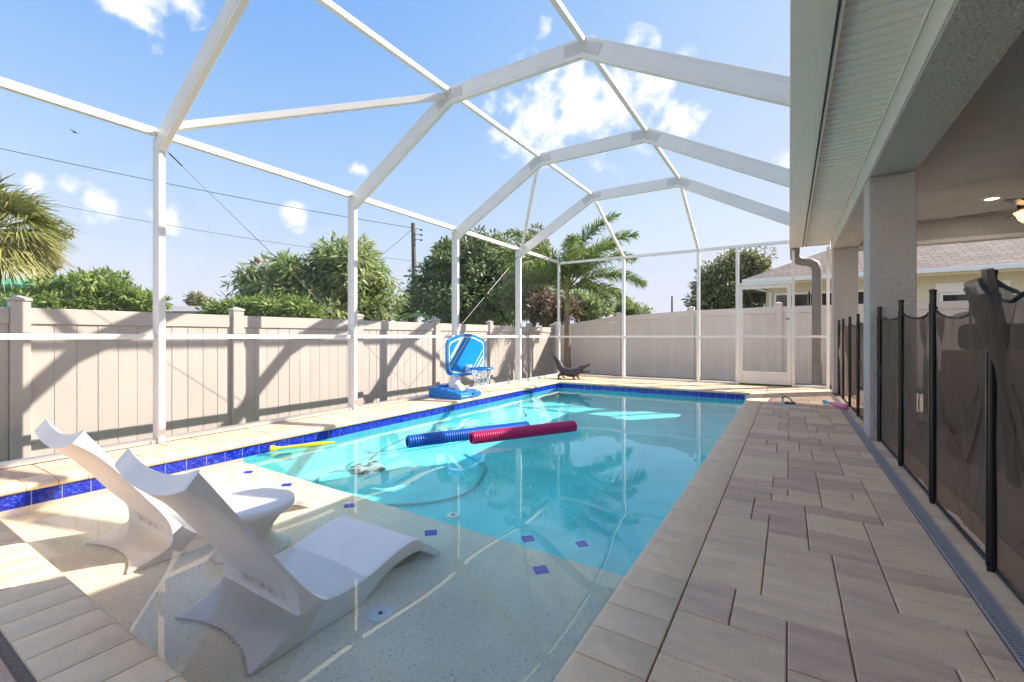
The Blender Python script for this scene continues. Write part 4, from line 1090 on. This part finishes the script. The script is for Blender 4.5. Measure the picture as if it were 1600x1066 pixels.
# ================================================================== POOL CLEANER
def cleaner():
    c = thing('pool_cleaner', 'pale suction pool cleaner with hose lying on the pool floor near the shelf', 'pool cleaner', (-3.98, 3.42, ZB), rad(-25))
    def part(name, bm, m, sm=0, bv=0):
        if name != 'hose':
            for v in bm.verts: v.co *= .8
        return receives(obj(name, bm, m, c, sm, bv, 2))
    bm = bmesh.new(); box(bm, -.15, .15, -.19, .19, .03, .12); 
    for v in bm.verts:
        if v.co.z > .1: v.co.x *= .75; v.co.y *= .8
    part('body', bm, 'cleaner', 0, .02)
    bm = bmesh.new(); box(bm, -.155, .155, -.235, -.18, .02, .09); part('bumper', bm, 'cleanerdark', 0, .015)
    for s in (-1, 1):
        for y in (-.11, .11):
            bm = bmesh.new(); a = [(s * .152, y + .055 * math.cos(k * math.pi / 8), .058 + .055 * math.sin(k * math.pi / 8)) for k in range(16)]; hexa(bm, a, [(p[0] + s * .03, p[1], p[2]) for p in a]); part('wheel', bm, 'cleanerdark')
    bm = bmesh.new(); lathe(bm, [(.045, .12), (.04, .17), (.03, .22), (.03, .28)], 16); part('hose_neck', bm, 'cleaner', 50)
    hp = [(-3.98, 3.42, -1.02), (-3.96, 3.55, -.80), (-3.92, 3.85, -.55), (-3.75, 4.3, -.35), (-3.4, 4.9, -.25), (-3.2, 5.5, -.22), (-3.5, 6.1, -.2), (-3.0, 6.6, -.19), (-2.3, 6.9, -.19), (-1.6, 7.1, -.19), (-1.0, 7.35, -.19), (-.62, 7.6, -.20)]
    def smooth(p, n=8):
        P = [Vector(q) for q in p]; P = [2 * P[0] - P[1]] + P + [2 * P[-1] - P[-2]]; out = []
        for i in range(1, len(P) - 2):
            for k in range(n):
                t = k / n; a, b, cc, d = P[i - 1:i + 3]; out.append(.5 * (2 * b + (cc - a) * t + (2 * a - 5 * b + 4 * cc - d) * t * t + (3 * b - a - 3 * cc + d) * t ** 3))
        return out + [P[-2]]
    inv = c.matrix_basis.inverted()
    bm = bmesh.new(); tube(bm, [inv @ p for p in smooth(hp)], .017, 8); part('hose', bm, 'poolhose', 60)
    hp2 = [(-3.95, 3.40, ZB + .09), (-4.22, 3.05, ZB + .03), (-3.9, 2.72, ZB + .03), (-3.2, 2.85, ZB + .03), (-2.7, 3.4, ZB + .03), (-2.9, 4.1, ZB + .03), (-3.4, 4.4, ZB + .03)]
    bm = bmesh.new(); tube(bm, [inv @ p for p in smooth(hp2)], .017, 8); part('hose', bm, 'poolhose', 60)
cleaner()

# ================================================================== GARDEN HOSE, GRASS
bm = bmesh.new(); pts = []
for k in range(70):
    a = k * .42; r = .16 + .05 * math.sin(k * .9); pts.append((.38 + r * 1.3 * math.cos(a), 10.80 + r * .7 * math.sin(a), -.05 + k * .0012))
pts += [(.75, 10.85, .0), (.95, 10.8, -.05), (1.3, 10.95, -.06)]
tube(bm, pts, .011, 6); tag(obj('garden_hose', bm, 'hose', None, 60), 'green garden hose coiled on the grass by the downspout', 'hose')
def grass():
    n = 26000; rg = np.random.default_rng(2)
    x = rg.uniform(-5.0, 2.2, n); y = rg.uniform(10.58, 11.96, n); a = rg.uniform(0, 6.28, n); hgt = rg.uniform(.02, .055, n); w = .0028
    base = np.stack([x, y, np.full(n, -.086)], 1); dx = np.stack([np.cos(a) * w, np.sin(a) * w, np.zeros(n)], 1); lean = np.stack([rg.normal(0, .014, n), rg.normal(0, .014, n), hgt], 1)
    v = np.stack([base - dx, base + dx, base + dx * .3 + lean, base - dx * .3 + lean], 1).reshape(-1, 3)
    o = link('grass', leafmesh('grass', v, n, rg.uniform(0, 1, n), 'grass')); o['kind'] = 'stuff'
    o['label'] = 'short green grass strip between the screen wall and far fence'; o['category'] = 'grass'
grass()

# ================================================================== TREES
def at(px, py, d):
    c, s = math.cos(YAW), math.sin(YAW); u = (px - CX) / F_PX; v = (HY - py) / F_PX
    return Vector(((u * c - s) * d, (u * s + c) * d, 1 + v * d))
def leaves(rg, centres, radii, per, size, aspect, droop=.3, up=.5):
    """leaf quads scattered in clumps; returns verts, tone"""
    V, T = [], []
    for c, r in zip(centres, radii):
        n = int(per * rg.uniform(.7, 1.3)); d = rg.normal(size=(n, 3)); d /= np.linalg.norm(d, axis=1)[:, None] + 1e-9
        p = c + d * (r * rg.uniform(.35, 1.0, (n, 1)) ** .6) * np.array([1, 1, .75])
        ax = d * .9 + rg.normal(0, .45, (n, 3)); ax[:, 2] -= droop; ax /= np.linalg.norm(ax, axis=1)[:, None]
        nn = d + rg.normal(0, .5, (n, 3)); nn[:, 2] += up; sd = np.cross(ax, nn); sd /= np.linalg.norm(sd, axis=1)[:, None] + 1e-9
        L = size * rg.uniform(.6, 1.3, (n, 1)); W = L / aspect
        V.append(np.stack([p, p + ax * L * .45 + sd * W * .5, p + ax * L, p + ax * L * .45 - sd * W * .5], 1))
        T.append(np.clip(rg.normal(rg.uniform(.15, .7), .22, n), 0, 1))
    V = np.concatenate(V).reshape(-1, 3); T = np.concatenate(T); return V, T
def tree(name, label, cat, base, lobes, n_clumps, per, size, aspect, m, seed, trunk_r=.12, clump_r=.42, droop=.3, extra=None, group=None):
    rg = np.random.default_rng(seed); base = Vector(base)
    t = thing(name, label, cat, base, 0, group)
    C = []; tot = sum(r[0] * r[1] * r[2] for _, r in lobes)
    for c, r in lobes:
        k = max(3, int(n_clumps * r[0] * r[1] * r[2] / tot)); d = rg.normal(size=(k, 3)); d /= np.linalg.norm(d, axis=1)[:, None]
        q = np.array(c) + d * np.array(r) * (rg.uniform(.15, 1.0, (k, 1)) ** .45); C.append(q)
    C = np.concatenate(C); rr = clump_r * rg.uniform(.55, 1.25, len(C))
    V, T = leaves(rg, C, rr, per, size, aspect, droop)
    V = V - np.array(base); link('crown', leafmesh('crown', V, len(T), T, m), t)
    # trunk and limbs
    mid = C.mean(0); bm = bmesh.new(); h = mid[2] - base.z
    fork = Vector((mid[0] * .3 + base.x * .7 - base.x, mid[1] * .3 + base.y * .7 - base.y, h * .5))
    tube(bm, [(0, 0, -.2), fork * .5 + Vector((rg.normal(0, .05), 0, 0)), fork], [trunk_r * 1.25, trunk_r, trunk_r * .8], 9)
    pick = rg.choice(len(C), min(len(C), 26), replace=False)
    for i in pick:
        e = Vector(C[i]) - base; mdl = fork.lerp(e, .5) + Vector((0, 0, .12 * (e - fork).length * rg.uniform(-.3, 1)))
        tube(bm, [fork * .96, mdl, e], [trunk_r * .5, trunk_r * .28, trunk_r * .08], 6)
    obj('trunk', bm, 'bark', t, 60)
    return t
def ground_at(p): return (p.x, p.y, -.49)
def px_tree(name, label, cat, d, lobes, n, per, size, aspect, m, seed, trunk=None, **k):
    """lobes given as picture position and size, turned into metres at depth d"""
    L = []
    for px, py, rx, ry in lobes:
        c = at(px, py, d); s = d / F_PX; L.append((c, (rx * s, rx * s * .9, ry * s)))
    b = at(*(trunk or (lobes[0][0], 500)), d)
    return tree(name, label, cat, (b.x, b.y, -.49), L, n, per, size, aspect, m, seed, **k)
px_tree('mango_tree', 'broad mango tree with long drooping leaves above the left fence', 'tree', 14.5,
        [(470, 455, 75, 48), (545, 435, 60, 58), (420, 440, 42, 32), (575, 470, 48, 48), (520, 410, 38, 28), (410, 480, 45, 26), (500, 490, 90, 30)], 330, 75, .30, 4.2, 'leaf_mango', 1, (510, 520), trunk_r=.14, clump_r=.40, droop=.55)
px_tree('leafy_shrub', 'bright green feathery shrub behind the fence, left of the first tall screen post', 'shrub', 9.5,
        [(150, 455, 52, 28), (205, 470, 38, 20), (95, 458, 34, 24), (60, 476, 40, 16), (130, 480, 80, 18), (235, 478, 20, 14)], 170, 80, .15, 3.4, 'leaf_bush', 2, (150, 520), trunk_r=.07, clump_r=.20, droop=.2)
px_tree('leafy_shrub', 'low bright green shrub under the mango tree, just above the fence', 'shrub', 11.0,
        [(375, 485, 34, 14), (430, 482, 36, 14), (470, 487, 26, 14), (340, 484, 22, 12)], 80, 75, .16, 3.2, 'leaf_bush', 12, (400, 520), trunk_r=.05, clump_r=.22, droop=.2)
px_tree('evergreen_tree', 'tall dense dark evergreen behind the basketball hoop and utility pole', 'tree', 22,
        [(740, 435, 66, 66), (700, 440, 55, 52), (780, 450, 55, 58), (765, 395, 40, 34), (715, 395, 28, 24), (740, 480, 90, 34), (690, 480, 40, 30), (820, 440, 38, 50)], 460, 85, .26, 2.6, 'leaf_dark', 3, (745, 520), trunk_r=.24, clump_r=.62, droop=.0)
px_tree('evergreen_tree', 'thin conifer-like evergreen branch group just left of the utility pole', 'tree', 23,
        [(640, 465, 14, 22), (632, 485, 16, 18), (648, 440, 8, 14)], 40, 60, .22, 4, 'leaf_dark', 13, (642, 520), trunk_r=.08, clump_r=.32, droop=-.1)
px_tree('olive_tree', 'greyish olive tree between the fourth screen post and the foxtail palm', 'tree', 19,
        [(832, 425, 26, 48), (815, 460, 26, 34), (850, 445, 20, 38), (845, 390, 12, 18), (838, 368, 8, 14)], 120, 80, .22, 3, 'leaf_grey', 4, (835, 520), trunk_r=.12, clump_r=.46, droop=.1)
px_tree('russet_shrub', 'russet brown shrub above the fence corner left of the palm trunk', 'shrub', 17,
        [(862, 485, 26, 20), (842, 478, 18, 16), (880, 480, 18, 18)], 60, 75, .18, 3, 'leaf_red', 5, (862, 520), trunk_r=.07, clump_r=.34)
px_tree('leafy_shrub', 'green shrub behind the palm trunk above the far fence', 'shrub', 18,
        [(915, 480, 26, 18), (935, 488, 18, 10), (895, 470, 18, 22)], 60, 75, .18, 3, 'leaf_mango', 6, (915, 520), trunk_r=.07, clump_r=.34)
px_tree('small_tree', 'small yellow-green tree just right of the palm above the far fence', 'tree', 22,
        [(982, 480, 16, 14), (996, 487, 15, 9), (972, 486, 8, 12)], 40, 75, .2, 3, 'leaf_mango', 7, (985, 520), trunk_r=.08, clump_r=.36)
px_tree('bushy_tree', 'round bushy tree above the far fence beside the cream neighbouring house', 'tree', 17.5,
        [(1128, 450, 36, 36), (1150, 420, 28, 26), (1172, 425, 26, 24), (1105, 468, 22, 22), (1175, 405, 18, 12), (1165, 462, 26, 22)], 190, 70, .19, 2.6, 'leaf_grey', 8, (1140, 520), trunk_r=.12, clump_r=.38, droop=.1)
px_tree('distant_tree', 'small olive distant tree above the low roof right of the first tall post', 'tree', 40,
        [(312, 471, 14, 9), (322, 476, 12, 7)], 30, 60, .34, 2.6, 'leaf_grey', 9, (312, 500), trunk_r=.15, clump_r=.5)
px_tree('olive_tree', 'sparse tree of round leaf tufts behind the fan palm at the left edge', 'tree', 15,
        [(55, 335, 12, 10), (75, 352, 8, 5), (92, 362, 12, 9), (85, 385, 8, 6), (78, 397, 7, 5), (70, 415, 16, 12), (85, 412, 8, 8)], 34, 60, .16, 2.0, 'leaf_grey', 10, (60, 500), trunk_r=.06, clump_r=.20)
# red bloom on the mango tree and broad banana leaves
b = at(402, 407, 14.2); bm = bmesh.new(); bmesh.ops.create_icosphere(bm, subdivisions=2, radius=.09)
for v in bm.verts: v.co *= 1 + .3 * math.sin(v.co.x * 60) * math.sin(v.co.z * 50 + v.co.y * 40)
fr = obj('fruit', bm, mat('red_fruit', (.42, .06, .07), .5, .2, 20), bpy.data.objects['mango_tree'], 60); fr.location = b - bpy.data.objects['mango_tree'].location
def banana():
    t = thing('banana_plant', 'banana plant with broad pale leaf just above the fence below the utility pole', 'plant', ground_at(at(645, 510, 12.5)))
    rg = np.random.default_rng(4)
    for k, (x0, y0, x1, y1) in enumerate(((618, 503, 640, 490), (640, 492, 672, 498), (628, 500, 655, 494))):
        p, q = at(x0, y0, 12.5), at(x1, y1, 12.4); bm = bmesh.new(); n = 14; rows = []
        for i in range(n + 1):
            u = i / n; c = p.lerp(q, u) + Vector((0, 0, .10 * math.sin(math.pi * u))) - t.location; w = .11 * math.sin(math.pi * min(1, u * .9 + .08)) ** .6
            rows.append([bm.verts.new(c + Vector((.3 * s * w, .3 * s * w, -abs(s) * w * .8 + rg.normal(0, .008)))) for s in (-1, -.5, 0, .5, 1)])
        for a, b_ in zip(rows, rows[1:]):
            for i in range(4): bm.faces.new((a[i], a[i + 1], b_[i + 1], b_[i]))
        obj('leaf', bm, mat('banana_leaf', (.22, .34, .08), .4, .25, 20), t, 60)
    bm = bmesh.new(); tube(bm, [(0, 0, 0), (.02, 0, .9), (.0, 0, 1.72)], [.09, .07, .04], 8); obj('stem', bm, mat('banana_stem', (.20, .24, .08), .6), t)
banana()

def foxtail(label, base, h, fr, seed):
    t = thing('foxtail_palm', label, 'palm tree', base); rg = np.random.default_rng(seed)
    bm = bmesh.new(); prof = []
    n = 60
    for k in range(n + 1):
        z = h * k / n; r = .105 - .035 * (k / n) + .02 * math.exp(-z / .25) + (.004 if k % 3 == 0 else 0); prof.append((r, z))
    lathe(bm, prof, 16); obj('trunk', bm, 'palmtrunk', t, 50)
    bm = bmesh.new(); lathe(bm, [(.072, h), (.078, h + .15), (.062, h + .45), (.035, h + .75), (.01, h + .9)], 14); obj('crownshaft', bm, 'crownshaft', t, 60)
    for (az, el, L) in fr:
        az, el = rad(az), rad(el); d = Vector((math.cos(az), math.sin(az), 0)); p = Vector((0, 0, h + .62)); pts = []; e = el; nseg = 24
        for k in range(nseg + 1):
            pts.append(p.copy()); st = L / nseg; p = p + (d * math.cos(e) + Vector((0, 0, 1)) * math.sin(e)) * st; e -= (.055 + .05 * k / nseg) * (.62 if el > .6 else .72)
        bm = bmesh.new(); tube(bm, pts, [.022 * (1 - .85 * k / nseg) + .003 for k in range(nseg + 1)], 6); f = obj('frond', bm, 'crownshaft', t, 60)
        V, T = [], []; side = d.cross(Vector((0, 0, 1)))
        for k in range(4, nseg):
            a, b_ = pts[k], pts[k + 1]; tg = (b_ - a).normalized(); upv = side.cross(tg).normalized()
            for q in range(17):
                pos = a.lerp(b_, rg.uniform(0, 1)); ph = rg.uniform(-.6, math.pi + .6); ll = L * .225 * (math.sin(math.pi * min(1, (k + 2) / (nseg + 1)) ** .8) ** .5 * .75 + .25) * rg.uniform(.75, 1.1)
                dr = (side * math.cos(ph) + upv * math.sin(ph) * .75 + tg * .75).normalized(); w = .013
                sd = dr.cross(Vector((rg.normal(), rg.normal(), rg.normal()))).normalized() * w
                e1 = pos + dr * ll * .55 + Vector((0, 0, -.02 * ll)); e2 = pos + dr * ll + Vector((0, 0, -.30 * ll))
                V += [pos - sd * .5, pos + sd * .5, e1 + sd, e1 - sd, e1 - sd, e1 + sd, e2 + sd * .15, e2 - sd * .15]; tone = min(1, max(0, rg.normal(.35, .25))); T += [tone, tone]
        link('leaflets', leafmesh('leaflets', V, len(T), T, 'leaf_palm'), f)
pb = (-5.22, 11.35, -.2)
foxtail('slender foxtail palm with ringed trunk outside the far corner of the screen', pb, 1.86,
        [(35, 84, 2.7), (20, 66, 2.5), (50, 52, 2.5), (-25, 55, 2.2), (205, 72, 2.5), (220, 52, 2.5), (180, 45, 2.4), (140, 55, 2.3), (95, 66, 2.4), (10, 34, 2.2), (30, 18, 1.9), (255, 40, 2.0), (205, 30, 2.0), (-60, 62, 2.1), (-20, 14, 1.7), (120, 35, 2.0)], 3)
def fan_palm():
    c = at(-18, 358, 10.0); base = (c.x, c.y, -.49); rg = np.random.default_rng(8)
    t = thing('fan_palm', 'shaggy yellow-green fan palm at the left edge above the fence', 'palm tree', base); hc = c.z + .49
    bm = bmesh.new(); lathe(bm, [(.22, 0), (.19, .6), (.18, hc * .6), (.20, hc)], 14); obj('trunk', bm, 'bark', t, 50)
    for k in range(64):
        az = rg.uniform(0, 6.28); el = rg.uniform(-.9, 1.2); d = np.array([math.cos(az) * math.cos(el), math.sin(az) * math.cos(el), math.sin(el)])
        pl = rg.uniform(.45, .85); hub = np.array([0, 0, hc]) + d * pl; dead = 1 if el < -.2 else 0
        side = np.cross(d, [0, 0, 1]); side /= np.linalg.norm(side) + 1e-9; upv = np.cross(side, d); V, T = [], []
        nb = 30
        for b_ in range(nb):
            a = (b_ / (nb - 1) - .5) * 3.0; dr = d * math.cos(a) + side * math.sin(a) + upv * .15 * math.cos(a * 2); L = rg.uniform(.80, 1.15) * (1 - .12 * abs(a))
            w = .017; sd = np.cross(dr, upv + rg.normal(0, .4, 3)); sd = sd / (np.linalg.norm(sd) + 1e-9) * w
            p0 = hub; p1 = hub + dr * L * .55 + np.array([0, 0, -.05]); p2 = hub + dr * L * .95 + np.array([0, 0, -.22 - .16 * rg.random()])
            V += [p0 - sd * .3, p0 + sd * .3, p1 + sd, p1 - sd, p1 - sd, p1 + sd, p2 + sd * .1, p2 - sd * .1]; tn = float(np.clip(rg.normal(.75 if dead else .32, .18), 0, 1)); T += [tn, min(1, tn + .1)]
        bm = bmesh.new(); tube(bm, [Vector((0, 0, hc)), Vector(hub)], [.02, .012], 5); f = obj('leaf_stalk', bm, 'crownshaft', t)
        link('fan_leaf', leafmesh('fan_leaf', np.array(V), len(T), T, 'leaf_sabal'), f)
fan_palm()

# ================================================================== UTILITY POLE AND WIRES
def pole():
    d = 30; b = at(650, 500, d); tp = at(645.5, 349, d)
    p = thing('utility_pole', 'weathered wooden utility pole with insulators standing left of the dark evergreen', 'utility pole', (b.x, b.y, -.49))
    bm = bmesh.new(); tube(bm, [(0, 0, 0), (tp.x - b.x, tp.y - b.y, tp.z + .49)], [.21, .14], 12); obj('shaft', bm, 'wood', p, 60)
    rt = Vector((math.cos(YAW), math.sin(YAW), 0))
    for py in (358, 366, 374):
        c = at(648, py, d) - p.location; bm = bmesh.new(); tube(bm, [c, c + rt * .22, c + rt * .42 + Vector((0, 0, -.06))], .022, 6); arm = obj('bracket', bm, 'dark', p)
        bm = bmesh.new(); tube(bm, [c + rt * .38 + Vector((0, 0, -.10)), c + rt * .50 + Vector((0, 0, -.02))], .06, 8); obj('insulator', bm, 'cleanerdark', arm)
    def wire(label, a, b_, sag, r=.016):
        a, b_ = Vector(a), Vector(b_); bm = bmesh.new(); pts = [a.lerp(b_, k / 24) - Vector((0, 0, sag * 4 * (k / 24) * (1 - k / 24))) for k in range(25)]
        tube(bm, pts, r, 5, caps=False); tag(obj('overhead_wire', bm, 'wire'), label, 'wire')
    wire('upper overhead wire running from the pole top to the left edge of the sky', at(643, 356, d), at(-120, 205, 24), .25, .017)
    wire('lower overhead wire crossing the sky from the fan palm towards the pole', at(646, 408, d), at(-90, 285, 22), .3, .011)
    wire('short service wire dropping left from the pole top behind the mango tree', at(644, 358, d), at(560, 425, 33), .12, .013)
    wire('short wire leaving the pole to the right into the evergreen', at(648, 409, d), at(720, 420, 34), .1, .014)
pole()
p = at(1050, 500, 45); bm = bmesh.new(); tube(bm, [(0, 0, 0), (0, 0, at(1050, 463, 45).z + .4)], [.12, .08], 8)
tag(obj('distant_pole', bm, 'wood', None, 60, loc=(p.x, p.y, -.4)), 'thin distant pole poking above the far fence between palm and bushy tree', 'pole')
# small dark bird
c = at(117, 207, 24)
t = thing('bird', 'tiny dark bird gliding in the blue sky at upper left', 'bird', c, YAW)
bm = bmesh.new(); tube(bm, [(-.12, 0, .015), (-.05, 0, .01), (.05, 0, 0), (.13, 0, -.02)], [.01, .032, .036, .008], 8)
for s in (-1, 1): hexa(bm, [(-.04, s * .02, .01), (.05, s * .02, .005), (.03, s * .24, .05), (-.02, s * .24, .05)], [(-.04, s * .02, .016), (.05, s * .02, .011), (.03, s * .24, .054), (-.02, s * .24, .054)])
obj('body', bm, 'dark', t, 60)

# ================================================================== NEIGHBOURING HOUSES
def neighbour():
    x0, x1, y0, y1 = -.62, 13.0, 16.2, 26.0; ez = 2.60; ov = .6
    h = thing('neighbour_house', 'cream neighbouring house with brown shingle hip roof beyond the far fence', 'house', (x0, y0, -.1))
    def add(name, bm, m, parent=None, **k):
        for v in bm.verts: v.co.x -= x0; v.co.y -= y0; v.co.z += .1
        return obj(name, bm, m, parent or h, **k)
    bm = bmesh.new(); box(bm, x0, x1, y0, y1, -.2, ez + .05); add('wall', bm, 'cream')
    ex0, ex1, ey0, ey1 = x0 - ov, x1 + ov, y0 - ov, y1 + ov
    bm = bmesh.new(); box(bm, ex0, ex1, ey0, ey1, ez + .051, ez + .07); add('eave_soffit', bm, 'creamtrim')
    bm = bmesh.new(); box(bm, ex0, ex1, ey0 - .02, ey0 - .001, ez - .02, ez + .16); add('fascia', bm, 'creamtrim')
    bm = bmesh.new(); box(bm, ex0 - .02, ex0 - .001, ey0 - .02, ey1, ez - .02, ez + .16); add('fascia', bm, 'creamtrim')
    bm = bmesh.new(); box(bm, ex0 - .02, ex1, ey0 - .11, ey0 - .021, ez + .04, ez + .16); add('gutter', bm, 'white', bevel=.01)
    rise = .46; ry = (ey0 + ey1) / 2; hy_ = (ey1 - ey0) / 2; rz = ez + .17 + hy_ * rise; z = ez + .17
    bm = bmesh.new(); uv = bm.loops.layers.uv.new('UVMap'); sl = math.sqrt(1 + rise * rise)
    def face(pts, along):
        f = bm.faces.new([bm.verts.new(p) for p in pts])
        for lp in f.loops:
            c = lp.vert.co; lp[uv].uv = (c.x, c.y * sl) if along == 'x' else (c.y, c.x * sl)
    A, B_, C, D = (ex0, ey0, z), (ex1, ey0, z), (ex1, ey1, z), (ex0, ey1, z); r0, r1 = (ex0 + hy_, ry, rz), (ex1 - hy_, ry, rz)
    face([A, B_, r1, r0], 'x'); face([C, D, r0, r1], 'x'); face([D, A, r0], 'y'); face([B_, C, r1], 'y')
    for v in bm.verts: v.co.x -= x0; v.co.y -= y0; v.co.z += .1
    link('roof', mesh('roof', bm, 'shingle'), h)
    for a, b_, c, d in ((x0 + .28, x0 + 1.10, 1.3, 2.28), (x0 + 1.17, x0 + 1.95, 1.3, 2.28), (x0 + 2.02, x0 + 2.75, 1.3, 2.28), (x0 + 4.1, x0 + 5.2, 1.0, 2.10)):
        bm = bmesh.new(); box(bm, a - .06, b_ + .06, y0 - .03, y0 - .001, c - .06, d + .06); w = add('window', bm, 'white')
        bm = bmesh.new(); box(bm, a, b_, y0 - .036, y0 - .031, c, d); o = add('pane', bm, 'glass', w)
    bm = bmesh.new(); box(bm, x0 + 3.95, x0 + 5.35, y0 - .05, y0 - .001, 2.17, 2.42); add('window_header', bm, 'white')
    bm = bmesh.new(); tube(bm, [(ex0 + .15, ey0 - .06, ez + .05), (ex0 + .2, ey0 + .05, ez - .08), (x0 + .12, y0 - .06, ez - .22), (x0 + .12, y0 - .06, 0)], .05, 8); add('downspout', bm, 'white', smooth=60)
neighbour()
def small_house(label, px, py, d, w, m, wall, rz, seed=0):
    c = at(px, py, d); h = thing('small_house', label, 'house', (c.x, c.y, -.49), YAW + rz)
    H = c.z + .49; e = H - .55
    bm = bmesh.new(); box(bm, -w / 2, w / 2, 0, 5, 0, e); obj('wall', bm, wall, h)
    bm = bmesh.new(); q = [(-.4, e - .05), (2.5, H), (5.4, e - .05), (5.4, e + .1), (2.5, H + .15), (-.4, e + .1)]; hexa(bm, [(-w / 2 - .3, p[0], p[1]) for p in q], [(w / 2 + .3, p[0], p[1]) for p in q]); obj('roof', bm, m, h)
    bm = bmesh.new(); box(bm, -w * .2, w * .05, -.03, -.001, e - 1.4, e - .4); obj('window', bm, 'glass', h)
small_house('green-roofed shed half hidden by the fan palm at the left edge', -20, 428, 18, 3.4, 'greenroof', 'greenroof', .1)
small_house('distant house with low grey roof showing above the fence near the first tall post', 295, 478, 36, 5, 'greyroof', 'cream', 0)
